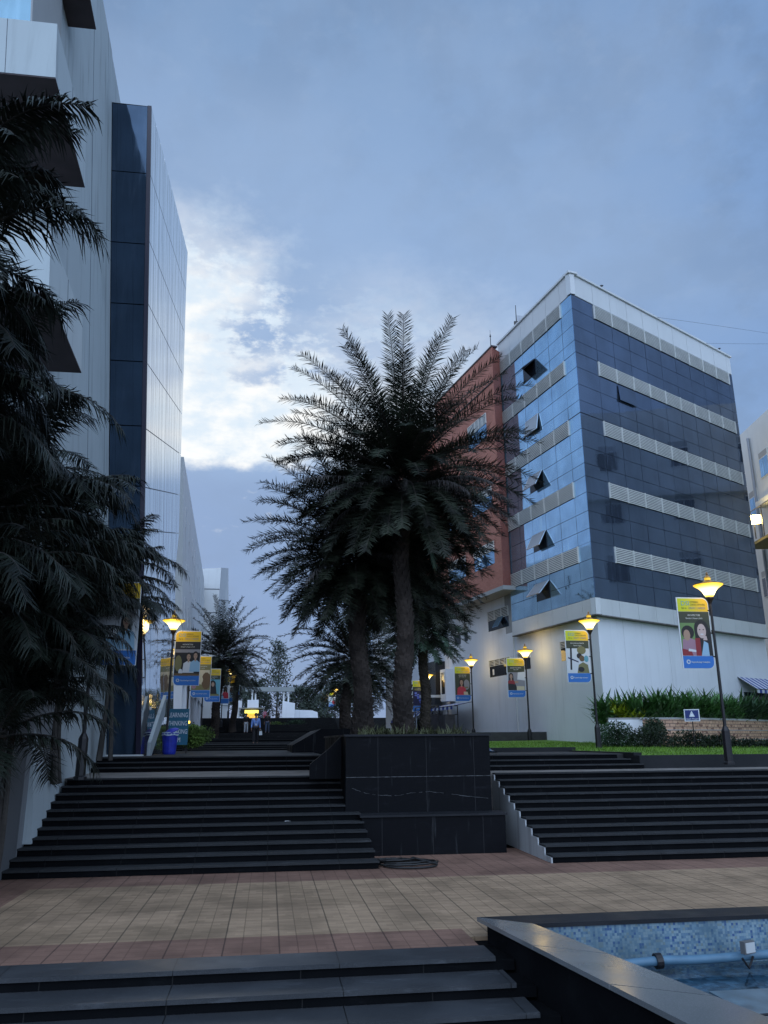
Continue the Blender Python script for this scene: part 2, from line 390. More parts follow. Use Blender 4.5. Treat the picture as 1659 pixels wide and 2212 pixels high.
# upper landing and the avenue beyond
lp = MB()
lp.box(-5.6, 1.9, 22.08, 26.0, .5, 1.65); lp.box(5.4, 34, 22.1, 25.2, .5, 1.65)
struct('landing', lp, mat('dusty_landing_stone', (.17, .155, .14), .8, noise=.35, nscale=2))
flight('staircase', 'short dark flight of four steps behind the left landing, by the bins', -6.5, 1.86, 26.0, 1.65, 3, .14, .45, .5, zbot=1, fx=lambda k: (-6.5, 1.86))
flight('staircase', 'short dark flight of steps between the planter and the lawn', 5.3, 10.9, 23.6, 1.65, 3, .14, .43, .5, zbot=1, fx=lambda k: (5.42, 11.0-.22*k))
av = MB()
av.box(-9, 1.8, 27.35, 44, .5, 2.07)
av.box(-12, 13, 51, 56, .5, 2.5); 
z = 2.5
struct('avenue', av, M_tread)
rows = []
for i, (ya, yb, za) in enumerate([(44, 45, 2.17), (45, 46, 2.27), (46, 51, 2.37)]): rows.append((ya, yb, za))
y = 56; z = 2.65
while y < 77: rows.append((y, y+3, z)); y += 3; z += .1
# steep flight at the far end
zf = z; ns = 14
for k in range(ns): rows.append((y+k*.45, y+(k+1)*.45, zf+(k+1)*(4.75-zf)/ns))
YT = y+ns*.45
fa = empty('staircase', (-1, 44, 2.07), 'long far flight of shallow steps climbing the avenue to the gateway', 'stairs', 'flights of dark granite stairs')
for ya, yb, za in rows:
    st = MB().box(-9, 6.5, ya, yb+.05, za-.7, za-.04).build('step', M_riser, fa, fa.location)
    s2 = MB().box(-9, 6.52, ya-.03, yb-.032, za-.04, za).build('tread_slab', M_tread, st)
    for v in s2.data.vertices: v.co -= fa.location
struct('upper_terrace', MB().box(-30, 40, YT, 165, 3, 4.74), M_tread)
sd = MB(); sd.box(6.5, 30, 44, YT-.02, .5, 2.9); sd.box(-30, -9.02, 27.4, YT-.02, .5, 2.0); sd.box(5.42, 11, 24.9, 44, .5, 2.065)
struct('side_path', sd, mat('dark_path', (.03, .03, .03), .8, noise=.3))

# --- palm planter of black granite
pl = empty('planter', (3.8, 19.9, 0), 'black granite palm planter with a stepped ledge between the two wide flights', 'planter')
o = pl.location
MB().box(2.16, 5.52, 19.4, 20.0, -.2, .82).build('ledge_wall', M_plant, pl, o)
MB().box(2.12, 5.56, 19.36, 20.05, .8205, .865).build('ledge_coping', M_coping, pl, o)
MB().box(1.85, 5.39, 20.06, 27.5, -.2, 2.60).build('wall', M_plant, pl, o)
MB().box(1.81, 5.43, 20.02, 20.42, 2.6005, 2.65).add([], []).box(1.81, 2.2, 20.421, 27.5, 2.6005, 2.649).box(5.04, 5.43, 20.421, 27.5, 2.6005, 2.649).build('coping', M_coping, pl, o)
# crack line / joint of slabs on the wall face
cr = MB()
for zz in (1.66,): cr.box(1.86, 5.38, 20.056, 20.0605, zz, zz+.012)
pts = [(2.0, 1.42), (2.35, 1.30), (2.7, 1.25), (3.1, 1.24), (3.45, 1.30), (3.85, 1.32), (4.3, 1.27), (4.8, 1.2), (5.3, 1.15)]
for a, b_ in zip(pts, pts[1:]): 
    for q in range(5):
        if RND.random() < .2: continue
        f0, f1 = q/5, (q+1)/5; za = a[1]+(b_[1]-a[1])*f0+RND.uniform(-.006, .006); zb2 = a[1]+(b_[1]-a[1])*f1+RND.uniform(-.006, .006)
        cr.tube([(a[0]+(b_[0]-a[0])*f0, 20.058, za), (a[0]+(b_[0]-a[0])*f1, 20.058, zb2)], RND.uniform(.003, .007), 4)
cr.build('mortar_line', mat('pale_mortar', (.085, .088, .092), .9, noise=.8, nscale=6), pl, o)
# sloped cheek walls at the planter's left side
ck = MB(); ck.prism([(1.83, 21, 1.6), (1.83, 21, 2.62), (1.5, 21, 2.3), (1.05, 21, 1.95), (1.05, 21, 1.6)], (0, .3, 0))
ck.build('sloped_cheek', M_plant, pl, o)
p2 = empty('planter', (1.8, 34, 2), 'second dark planter with a sloped end further up the avenue', 'planter')
MB().prism([(4.9, 33.5, 2.0), (4.9, 33.5, 2.98), (2.1, 33.5, 2.98), (.95, 33.5, 2.35), (.95, 33.5, 2.0)], (0, 9, 0)).build('wall', M_plant, p2, p2.location)
struct('planter_soil', MB().box(2.2, 5.04, 20.43, 27.4, 2.3, 2.6065), mat('dark_soil', (.03, .025, .02), .95, noise=.4, nscale=5))

# --- lawn, kerb
lw = MB()
def lz(x, y): return 1.93 + .026*(y-23.9) + .02*sin(x*.9)*sin(y*.6)
xs = [11.0+i*.75 for i in range(40)]; ys = [24.1+j*.7 for j in range(34)]
o0 = 0; vs = [(x, y, lz(x, y)) for y in ys for x in xs]; fs = []
for j in range(len(ys)-1):
    for i in range(len(xs)-1): fs.append((j*40+i, j*40+i+1, (j+1)*40+i+1, (j+1)*40+i))
lw.add(vs, fs)
xs2 = [5.5+i*.5 for i in range(12)]; ys2 = [30+j*.7 for j in range(26)]
vs = [(x, y, lz(x, y)+.02) for y in ys2 for x in xs2]; fs = []
for j in range(len(ys2)-1):
    for i in range(11): fs.append((j*12+i, j*12+i+1, (j+1)*12+i+1, (j+1)*12+i))
lw.add(vs, fs)
struct('lawn', lw, M_lawn, smooth=True)
gb = MB()
for i in range(26000):
    if i % 3: x = RND.uniform(11.0, 26); y = RND.uniform(24.15, 40)
    else: x = RND.uniform(5.6, 11); y = RND.uniform(30.1, 46)
    zz = lz(x, y); a = RND.uniform(0, 2*pi); h = RND.uniform(.04, .12); w = .012
    gb.add([(x-w*cos(a), y-w*sin(a), zz), (x+w*cos(a), y+w*sin(a), zz), (x+RND.uniform(-.04, .04), y+RND.uniform(-.04, .04), zz+h)], [(0, 1, 2)])
tag(gb.build('grass', M_blade), 'short green grass on the lawn in front of the white wall', 'grass', None, 'stuff')
kb = empty('kerb', (13, 23.9, 1.65), 'black stone kerb holding up the lawn under the right lamp posts', 'kerb')
MB().box(10.95, 34, 23.75, 24.12, 1.5, 2.02).build('kerb_wall', M_kerb, kb, kb.location)
MB().box(10.95, 11.2, 24.12, 30.2, 1.5, 2.10).build('kerb_return', M_kerb, kb, kb.location)
MB().box(5.4, 11.2, 29.6, 30.1, 1.5, 2.22).build('kerb_cross', M_kerb, kb, kb.location)

# ------------------------------------------------------------------ pool
pool = empty('pool', (5, 9, 0), 'raised dark granite fountain pool lined with blue mosaic', 'pool'); o = pool.location
oa = V((2.80, 11.42, 0)); ob = V((3.48, 7.08, 0)); ia = V((3.41, 10.91, 0)); ib = V((4.19, 7.24, 0))
def ext(a, b, t): return a+(b-a)*t
ob2 = ext(oa, ob, 2.2); ib2 = ext(ia, ib, 2.6)
def slab(pts, z0, z1): return MB().prism([(p.x, p.y, z0) for p in pts], (0, 0, z1-z0))
# left rim in slabs with thin joints
N_ = 6; jo = MB()
rim = empty('rim', (0, 0, 0)); rim.parent = pool
for k in range(N_):
    t0 = k/N_*2.2; t1 = (k+1)/N_*2.2 - .006
    s0 = 0 if k == 0 else k/N_*2.6; s1 = (k+1)/N_*2.6 - .007
    MB().prism([(*ext(oa, ob, t0).xy, .20), (*ext(ia, ib, s0).xy, .20), (*ext(ia, ib, s1).xy, .20), (*ext(oa, ob, t1).xy, .20)], (0, 0, .05)).build('rim_slab', M_rim, rim, o)
slab([oa, V((16, 11.42, 0)), V((16, 10.91, 0)), ia], .199, .249).build('rim_slab', M_coping, rim, o)
slab([ext(oa, ob, .02)+V((.10, 0, 0)), ia+V((-.05, .02, 0)), ib2+V((-.05, 0, 0)), ob2+V((.10, 0, 0))], -1.3, .198).build('outer_wall', M_riser, pool, o)
slab([V((2.92, 11.36, 0)), V((16, 11.36, 0)), V((16, 10.98, 0)), V((3.4, 10.98, 0))], -1.3, .197).build('outer_wall', M_riser, pool, o)
MB().box(3.35, 16, 10.93, 10.975, -.8, .196).build('mosaic_wall', M_mosaic, pool, o)
slab([ia+V((-.045, 0, 0)), ia+V((.0, 0, 0)), ib2, ib2+V((-.045, 0, 0))], -.8, .195).build('mosaic_wall', M_mosaic, pool, o)
def poolfloor():
    m, nt, b, o = base('silted_pool_floor')
    mp = mapping(nt, o, (14, 14, 14)); fl_ = N(nt, 'ShaderNodeVectorMath', operation='FLOOR'); nt.links.new(mp, fl_.inputs[0])
    w = N(nt, 'ShaderNodeTexWhiteNoise'); nt.links.new(fl_.outputs[0], w.inputs['Vector'])
    c1 = mixc(nt, w.outputs['Value'], (.02, .05, .08), (.10, .20, .28))
    n1 = noise(nt, o, .9, 6, .6); cc = mixc(nt, mapr(nt, n1, .42, .55), c1, (.022, .022, .022))
    nt.links.new(cc, b.inputs['Base Color']); b.inputs['Roughness'].default_value = .5; return m
MB().box(3.4, 16, 4, 10.93, -.62, -.5).build('pool_floor', poolfloor(), pool, o)
def watermat():
    m, nt, b, o = base('shallow_water')
    b.inputs['Base Color'].default_value = (.55, .75, .85, 1); b.inputs['Roughness'].default_value = .03; b.inputs['IOR'].default_value = 1.33
    b.inputs['Transmission Weight'].default_value = 1.0
    bp = nt.nodes.new('ShaderNodeBump'); bp.inputs['Strength'].default_value = .25; bp.inputs['Distance'].default_value = .02
    nt.links.new(noise(nt, o, 6, 3), bp.inputs['Height']); nt.links.new(bp.outputs[0], b.inputs['Normal']); return m
wt = MB().quad((3.42, 4, -.30), (16, 4, -.30), (16, 10.92, -.30), (3.42, 10.92, -.30)).build('water', watermat()); tag(wt, kind='structure')
# pool equipment
pip = empty('water_pipe', (4.6, 10.6, -.1), 'light blue plastic water pipe along the far mosaic wall', 'pipe'); o = pip.location
M_bpipe = mat('light_blue_plastic', (.08, .17, .25), .5, noise=.15, nscale=4)
pts = [(3.75+i*.3, 10.62+.015*sin(i), -.26+.10*min(1, i*.25)+.012*sin(i*.8)) for i in range(30)]
MB().tube(pts, .055, 12).build('pipe', M_bpipe, pip, o, True)
MB().tube([(4.86, 10.62, -.17), (4.94, 10.62, -.165)], .09, 14).build('clamp', M_metal, pip, o)
fx_ = empty('floodlight', (6.05, 10.5, -.05), 'small square floodlight clipped to the blue pool pipe', 'floodlight', rz=.35)
MB().box(-.095, .095, -.03, .04, -.05, .09).build('housing', mat('grey_housing', (.12, .12, .12), .5), fx_)
for i in range(4): pass
MB().box(-.08, .08, -.042, -.0305, -.037, .077).build('lens', mat('pale_lens', (.5, .52, .52), .2), fx_)
MB().tube([(-.1, .02, -.1), (0, .02, -.22), (.1, .02, -.1)], .015, 6).build('bracket', M_metal, fx_)
cb = MB().tube([(3.98+.22*cos(t), 10.40+.14*sin(t), -.18+.10*sin(t*.5)) for t in [i*.35 for i in range(20)]], .012, 6).build('cable', M_metal)
tag(cb, 'thin dark cable looped at the left end of the blue pool pipe', 'cable')
bs = empty('fountain_base', (5.75, 8.75, -.3), 'pale blue wet fountain base slab at the lower right of the pool', 'fountain base')
M_pale = mat('pale_blue_wet_tile', (.09, .15, .19), .4, noise=.35, nscale=4)
MB().box(5.0, 6.7, 7.7, 9.6, -.5, -.24).build('slab', M_pale, bs, bs.location)
MB().tube([(5.95, 8.9, -.25), (5.95, 8.9, .18)], .03, 8).build('nozzle', M_bpipe, bs, bs.location)
MB().tube([(4.6, 8.6, -.2), (5.2, 8.7, -.22), (5.7, 8.8, -.2), (5.95, 8.9, -.1)], .014, 6).build('hose', M_metal, bs, bs.location)

# hose coil on the paving
hc = MB(); pts = []
for i in range(150):
    t = i*.17; rr = .30+.24*((i*7) % 23)/23*.3+.16*sin(i*.045); pts.append((2.78+.18*sin(i*.03)+rr*1.25*cos(t), 17.95+rr*.8*sin(t)*.9, .03+.0007*i))
pts += [(3.0+.45*cos(t)*1.25, 17.75+.42*sin(t), .03) for t in [i*.2 for i in range(30)]]
hc.tube(pts, .022, 6)
tag(hc.build('hose', mat('black_rubber', (.012, .012, .012), .5), smooth=True), 'coiled black rubber hose on the red paving by the planter ledge', 'hose')

# ------------------------------------------------------------------ right building
CX, CY = 15.86, 37.81
dL = V((sin(AZL), cos(AZL), 0)); dR = V((sin(AZR), cos(AZR), 0)); UP = V((0, 0, 1))
nL = V((-dL.y, dL.x, 0)); nR = V((dR.y, -dR.x, 0))   # outward normals
C0 = V((CX, CY, 0))
B = empty('office_building', (CX+5, CY+6, 2), 'blue glass office block on a white base with a red brick wing at its left', 'building'); BO = B.location
LENL = 9.0; LENR = 17.0
ZR, ZP, ZG, ZW = 27.67, 26.27, 9.28, 8.45
IN = .35
def inward(P, a, b_): return P - nL*a - nR*b_
def foot(ofs, z, ll, lr):
    # acute corner: offset both faces inward by ofs
    den = dL.x*dR.y-dL.y*dR.x
    # solve C0 - nL*ofs + dL*s = C0 - nR*ofs + dR*t
    d = (nL-nR)*ofs; s = (d.x*dR.y-d.y*dR.x)/den
    c = C0 - nL*ofs + dL*s
    return c
c1 = foot(IN, 0, 0, 0)
far = C0+dL*24+dR*17
def ring(c, ll, lr, z): return [V((c+dR*lr).to_tuple()).xy.to_tuple()+(z,), (c.x, c.y, z), (c+dL*ll).xy.to_tuple()+(z,), (c+dL*ll+dR*lr).xy.to_tuple()+(z,)]
MB().prism(ring(c1, 20.5, LENR-.2, .5), (0, 0, ZW-.5+.3)).build('wall', M_white, B, BO)
MB().prism(ring(c1, 10, LENR-.2, ZW+.3), (0, 0, ZR-.35-ZW-.3)).build('core_wall', M_grey, B, BO)
def facebox(mb, face, s0, s1, z0, z1, o0, o1):
    d, n = (dL, nL) if face == 'L' else (dR, nR)
    return mb.obox(C0, d, UP, n, (s0, s1), (z0, z1), (o0, o1))
# spandrel band under the glass, with panel joints and a drip ledge
for face, L, edges in (('L', LENL, [0, 1.2, 2.75, 4.3, 5.85, 7.4, 9.0]), ('R', LENR, [0, 1.97]+[1.97+1.61*k for k in range(1, 10)]+[17.0])):
    bd = MB(); pp = MB()
    for a, b_ in zip(edges, edges[1:]):
        facebox(bd, face, a+.012, b_-.012, ZW, ZG-.01, -.30, .0)
        facebox(pp, face, a+.012, b_-.012, ZP+.01, ZR-.12, -.30, .0)
    bd.build('band_panel', M_panelw, B, BO); pp.build('parapet_panel', M_panelw, B, BO)
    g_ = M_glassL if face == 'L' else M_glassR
    # backing behind joints
    MB().obox(C0, dL if face == 'L' else dR, UP, nL if face == 'L' else nR, (.10, L-.02), (ZW+.02, ZG-.03), (-.12, -.03)).obox(C0, dL if face == 'L' else dR, UP, nL if face == 'L' else nR, (.10, L-.02), (ZP+.03, ZR-.14), (-.12, -.03)).build('panel_joint', M_mull, B, BO)
    tops = [26.25, 22.72, 19.17, 15.65, 12.14]
    lv0, lv1 = (1.2, 8.97) if face == 'L' else (1.97, 16.46)
    for i, zt in enumerate(tops):
        zb = zt-.88; znext = tops[i+1] if i < 4 else None
        rows_ = [zb, zb-1.0, zb-1.93, zb-2.64] if znext else [zb, zb-.95, ZG]
        gm = MB(); ml = MB()
        for r_ in range(len(rows_)-1):
            for a, b_ in zip(edges, edges[1:]):
                jj = RND.uniform(-.006, .006)
                z1 = rows_[r_]-.012; z0 = rows_[r_+1]+.012
                if face == 'L': a2, b2 = a, b_
                else: a2, b2 = a, b_
                d, n = (dL, nL) if face == 'L' else (dR, nR)
                gm.add([C0+d*(a2+.012)+UP*z0-n*(.02+jj), C0+d*(b2-.012)+UP*z0-n*(.02-jj), C0+d*(b2-.012)+UP*z1-n*(.02-jj*.5), C0+d*(a2+.012)+UP*z1-n*(.02+jj)], [(0, 1, 2, 3)])
        # glass strip beside the louvre at the corner (and at the far end)
        d, n = (dL, nL) if face == 'L' else (dR, nR)
        for a2, b2 in ([(0, lv0)] if face == 'L' else [(0, lv0), (lv1, 17.0)]):
            gm.add([C0+d*(a2+.012)+UP*(zb+.012)-n*.02, C0+d*(b2-.012)+UP*(zb+.012)-n*.02, C0+d*(b2-.012)+UP*(zt-.012)-n*.02, C0+d*(a2+.012)+UP*(zt-.012)-n*.02], [(0, 1, 2, 3)])
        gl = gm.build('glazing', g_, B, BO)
        zlo = (znext if znext else ZG)
        facebox(ml, face, .07, L-.02, zlo+.0, zt, -.10, -.045).build('seam', M_mull, B, BO)
        # louvre band
        lb = MB(); nsl = 9
        for q in range(nsl):
            zq = zb+.03+q*(.85/nsl)
            d, n = (dL, nL) if face == 'L' else (dR, nR)
            lb.add([C0+d*lv0+UP*zq+n*.055, C0+d*lv1+UP*zq+n*.055, C0+d*lv1+UP*(zq+.054)+n*.035, C0+d*lv0+UP*(zq+.054)+n*.035,
                    C0+d*lv0+UP*(zq-.002)+n*.02, C0+d*lv1+UP*(zq-.002)+n*.02, C0+d*lv1+UP*(zq+.050)-n*.0, C0+d*lv0+UP*(zq+.050)-n*.0], [(0,1,2,3),(4,7,6,5),(0,4,5,1)])
        for a in [e for e in edges if lv0-.01 <= e <= lv1+.05]:
            facebox(lb, face, a-.03, a+.03, zb, zt-.015, -.02, .058)
        lb.build('louvre', M_louver, B, BO)
# coping along the roof edge
cp = MB()
facebox(cp, 'L', -.06, LENL, ZR-.12, ZR, -.5, .10); facebox(cp, 'R', .02, LENR+.1, ZR-.121, ZR-.001, -.5, .10)
cp.build('coping', M_panelw, B, BO)
# ledge under band
lg = MB(); facebox(lg, 'L', .0, LENL, ZW-.05, ZW-.002, -.34, .012); facebox(lg, 'R', .03, LENR, ZW-.051, ZW-.003, -.34, .011)
lg.build('ledge', mat('stained_ledge', (.16, .15, .14), .9, noise=.4, nscale=4), B, BO)
# end strip of dark glass at left end of the left face, white end edge
# dark return beside the brick wing
for k, zt in enumerate([25.37, 21.84, 18.29, 14.77]):
    rt_ = MB(); facebox(rt_, 'L', 8.72, 8.985, zt-2.60, zt, -.0, .03); rt_.build('corner_glass', M_glassD, B, BO)
# open top-hung windows
for s, zt, ang, shade in ((4.3, 24.36, 50, 1), (4.3, 20.85, 9, 0), (4.3, 17.35, 28, 0), (4.3, 13.8, 28, 0), (4.3, 10.95, 40, 0)):
    a0, a1 = s+.02, s+1.53; hgt = .98
    d, n = dL, nL; an = radians(ang)
    dn = (-UP*cos(an)+n*sin(an)); P = C0+UP*(zt+.0)+n*.03
    w = empty('open_window', (0, 0, 0)); w.parent = B; w.location = P+d*(a0+a1)/2-V(BO)
    wo = P+d*(a0+a1)/2
    th_ = dn.cross(d).normalized()
    MB().obox(P, d, dn, th_, (a0+.04, a1-.04), (.04, hgt-.04), (-.012, .012)).build('pane', M_glassD if shade else M_opane, w, wo)
    fm = MB(); fm.obox(P, d, dn, th_, (a0, a1), (0, .045), (-.022, .022)); fm.obox(P, d, dn, th_, (a0, a1), (hgt-.045, hgt), (-.022, .022))
    fm.obox(P, d, dn, th_, (a0, a0+.045), (.045, hgt-.045), (-.022, .022)); fm.obox(P, d, dn, th_, (a1-.045, a1), (.045, hgt-.045), (-.022, .022))
    fm.build('frame', M_mull if shade else M_al, w, wo)
    MB().obox(C0, d, UP, n, (a0, a1), (zt-hgt, zt), (-.018, .004)).build('opening', M_glassD, w, wo)
# slightly open pane on the right face
P = C0+UP*21.75+nR*.03; an = radians(5); dn = (-UP*cos(an)+nR*sin(an))
w = empty('open_window', (0, 0, 0)); w.parent = B; wo = P+dR*4.4; w.location = wo-V(BO)
MB().obox(P, dR, dn, dn.cross(dR).normalized(), (3.6, 5.18), (0, .95), (-.015, .015)).build('pane', M_glassR, w, wo)
MB().obox(C0, dR, UP, nR, (3.6, 5.18), (20.79, 20.84), (-.01, .012)).build('sill', M_mull, w, wo)
# pipe on white wall
pw = C0+dL*9.45-nL*.30
MB().tube([pw+UP*2, pw+UP*11.3], .05, 8).build('downpipe', M_panelw, B, BO)
# brick wing
off = .78
q0 = C0+nL*off
P_ = lambda v, z: (v.x, v.y, z)
MB().prism([P_(q0+dL*8.33, 11.35), P_(q0+dL*18.2, 11.35), P_(q0+dL*18.2-nL*9, 11.35), P_(C0+dL*9.03-nL*8, 11.35), P_(C0+dL*9.03, 11.35)], (0, 0, 27.0-11.35)).build('brick_wing', M_brick, B, BO)
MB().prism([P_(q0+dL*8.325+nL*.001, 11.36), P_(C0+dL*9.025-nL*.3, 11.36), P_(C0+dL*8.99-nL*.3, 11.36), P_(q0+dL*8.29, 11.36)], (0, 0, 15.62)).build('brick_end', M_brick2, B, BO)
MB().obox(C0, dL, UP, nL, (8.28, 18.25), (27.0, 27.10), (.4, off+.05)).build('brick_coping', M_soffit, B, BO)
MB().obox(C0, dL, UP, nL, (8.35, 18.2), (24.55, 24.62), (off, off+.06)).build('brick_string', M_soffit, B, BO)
MB().obox(C0, dL, UP, nL, (8.3, 18.2), (11.10, 11.348), (-.32, off+.02)).build('soffit', M_grey, B, BO)
MB().prism([(C0-nL*.36+dL*9.3).xy.to_tuple()+(8.5,), (C0-nL*.36+dL*19.7).xy.to_tuple()+(8.5,), (C0-nL*6+dL*19.7).xy.to_tuple()+(8.5,), (C0-nL*6+dL*9.3).xy.to_tuple()+(8.5,)], (0, 0, 2.6)).build('upper_wall', M_white, B, BO)
def window(parent, po, Cc, d, n, s0, s1, z0, z1, ofs, louv=.42, mull=2, open_at=None, gm=M_glassD):
    """window set in a wall: frame, louvred top and dark glass"""
    h = z1-z0; zl = z1-h*louv
    fr_ = MB()
    for a in [s0+(s1-s0)*k/mull for k in range(mull+1)]: fr_.obox(Cc, d, UP, n, (a-.025, a+.025), (zl, z1-.041), (ofs, ofs+.05))
    fr_.obox(Cc, d, UP, n, (s0-.02, s1+.02), (z1-.04, z1), (ofs, ofs+.055))
    ns_ = max(3, int(h*louv/.09))
    for k in range(ns_):
        zz = zl+.01+(z1-.05-zl)*k/ns_
        fr_.obox(Cc, d, UP, n, (s0, s1), (zz, zz+.035), (ofs+.005, ofs+.04))
    win = fr_.build('window', M_louver, parent, po)
    MB().obox(Cc, d, UP, n, (s0, s1), (z0, z1-.04), (ofs-.01, ofs+.004)).build('pane', gm, win, po)
    if open_at:
        a, b_, zt, ang = open_at; an = radians(ang); dn = (-UP*cos(an)+n*sin(an)); P = Cc+UP*zt+n*(ofs+.04)
        MB().obox(P, d, dn, dn.cross(d).normalized(), (a, b_), (0, .75), (-.015, .015)).build('open_pane', M_glassS, win, po)
    return win
for s0, s1, z0, z1, l_, mu, op in ((10.05, 12.92, 9.18, 10.45, .48, 3, (10.7, 11.5, 9.9, 32)), (17.4, 18.4, 8.93, 10.14, .45, 2, None), (16.2, 16.75, 9.0, 10.2, .45, 1, None),
                         (10.1, 12.98, 6.3, 7.36, .38, 4, None), (7.6, 9.08, 6.42, 7.44, .38, 2, None), (3.09, 4.16, 6.52, 7.55, .36, 2, None)):
    window(B, BO, C0, dL, nL, s0, s1, z0, z1, -.352 if s1 < 9.2 else -.352, l_, mu, op)
# windows in the brick wing
for s0, s1, z0, z1 in ((9.3, 12.2, 12.9, 14.3), (9.3, 12.2, 16.5, 17.9), (9.6, 12.4, 21.2, 22.9), (13.6, 16.4, 16.5, 17.9), (13.6, 16.4, 12.9, 14.3)):
    window(B, BO, C0, dL, nL, s0, s1, z0, z1, off+.002, .42, 5, (s0+1.4, s0+1.9, z1-.65, 25) if z0 == 12.9 and s0 < 10 else None, M_glassS)
# pale square notes stuck inside the ground floor window
for s in (10.45, 12.35): MB().obox(C0, dL, UP, nL, (s, s+.22), (6.42, 6.78), (-.346, -.343)).build('notice', M_white, B, BO)
# vertical grooves on the base wall
gv = MB()
for s in (2.6, 6.6): facebox(gv, 'R', s, s+.012, .8, ZW-.06, -.352, -.347)
gv.build('wall_groove', M_grey, B, BO)
# rear end of the building beyond the brick: blue glass bay, second brick wing, white stair block
B2 = empty('office_building', (CX-4, CY+24, 2), 'farther block of blue glass and brick behind the palms', 'building'); o2 = B2.location
Cb = C0+dL*19.75
MB().obox(Cb, dL, UP, nL, (0, 2.6), (.8, 21), (-8, -1.2)).build('glass_bay', M_glassR, B2, o2)
MB().obox(Cb, dL, UP, nL, (2.6, 9), (12.2, 26.5), (-8, .6)).build('brick_wing', M_brick, B2, o2)
lb = MB()
for q in range(14): lb.obox(Cb, dL, UP, nL, (2.9, 5.5), (13.2+q*.12, 13.26+q*.12), (.6, .66))
lb.build('louvre', M_louver, B2, o2)
MB().obox(Cb, dL, UP, nL, (2.9, 5.5), (12.4, 13.15), (.6, .63)).build('window', M_glassS, B2, o2)
MB().obox(Cb, dL, UP, nL, (2.6, 14), (.8, 12.19), (-8, -.3)).build('wall', M_white, B2, o2)
MB().obox(Cb, dL, UP, nL, (.6, 3.4), (5.6, 8.0), (-1.19, .4)).build('dark_bay', M_glassD, B2, o2)
MB().obox(Cb, dL, UP, nL, (.4, 3.8), (5.42, 5.6), (-1.3, 1.5)).build('canopy', M_panelw, B2, o2)
MB().obox(Cb, dL, UP, nL, (9, 16), (8, 24), (-8, 0.2)).build('stair_block', M_white, B2, o2)
MB().obox(Cb, dL, UP, nL, (5.2, 6.3), (2.2, 4.6), (-.3, -.26)).build('door', M_glassD, B2, o2)
# small projecting bay window with white frame
MB().obox(C0, dL, UP, nL, (18.6, 19.6), (5.1, 7.3), (-.34, .35)).build('bay_window', M_white, B, BO)
window(B, BO, C0, dL, nL, 18.8, 19.4, 5.6, 7.1, .352, .35, 1)

# rooftop bits
an_ = empty('antenna', (16.1, 44.6, 27.5), 'tall thin antenna mast with small dishes on the glass block roof', 'antenna'); ao = C0+dL*8.1-nL*1.0
an_.location = ao+UP*27.5
MB().tube([(0, 0, 0), (-.0, 0, 2.7)], [.045, .02], 6).build('mast', M_metal, an_)
MB().box(.05, .42, -.02, .0, 1.5, 1.95).build('panel_aerial', mat('pale_aerial', (.4, .42, .45), .5), an_)
MB().tube([(-.12, 0, 1.45), (.22, 0, 1.55)], .03, 6).box(-.16, -.06, -.05, .05, 1.3, 1.5).build('bracket', M_metal, an_)
lr_ = empty('lightning_rod', C0+dL*9.6+nL*.2+UP*27.05, 'short lightning rod with ball on the brick wing roof', 'lightning rod')
MB().tube([(0, 0, 0), (0, 0, 1.6)], .025, 6).build('rod', M_metal, lr_)
MB().lathe([(.01, -.07), (.07, 0), (.01, .07)], 8, (0, 0, 1.45)).tube([(0, 0, 1.5), (0, 0, 1.9)], .01, 5).build('finial', M_metal, lr_)
for s, lab in ((2.9, 'small dark bird perched near the corner of the roof edge'), (15.7, 'small dark bird perched at the right end of the roof edge')):
    bd = empty('bird', C0+dR*s+UP*27.67+nR*.0, lab, 'bird', 'birds perched on the roof edge')
    bm_ = MB(); bm_.lathe([(.012, -.16), (.05, -.08), (.075, .0), (.06, .09), (.035, .13), (.045, .17), (.03, .21), (.004, .25)], 8)
    body = bm_.build('body', M_metal, bd, smooth=True); body.rotation_euler = (0, radians(62), radians(30)); body.location = (0, 0, .14)
    MB().tube([(0, -.03, 0), (0, -.03, .1)], .006, 4).tube([(0, .03, 0), (0, .03, .1)], .006, 4).build('leg', M_metal, bd)
for (a, b_, c_, lab) in (((19.8, 41, 27.2), (30, 44, 28.6), (60, 52, 30.5), 'thin cable sagging from the roof edge to the right'), ((23, 44, 27.1), (34, 46, 28.1), (60, 48, 32.3), 'thin cable rising to the right behind the roof')):
    a, b_, c_ = V(a), V(b_), V(c_)
    pts = [a*(1-t)**2+b_*2*t*(1-t)+c_*t*t for t in [i/16 for i in range(17)]]
    tag(MB().tube(pts, .007, 4).build('cable', M_metal), lab, 'cable')

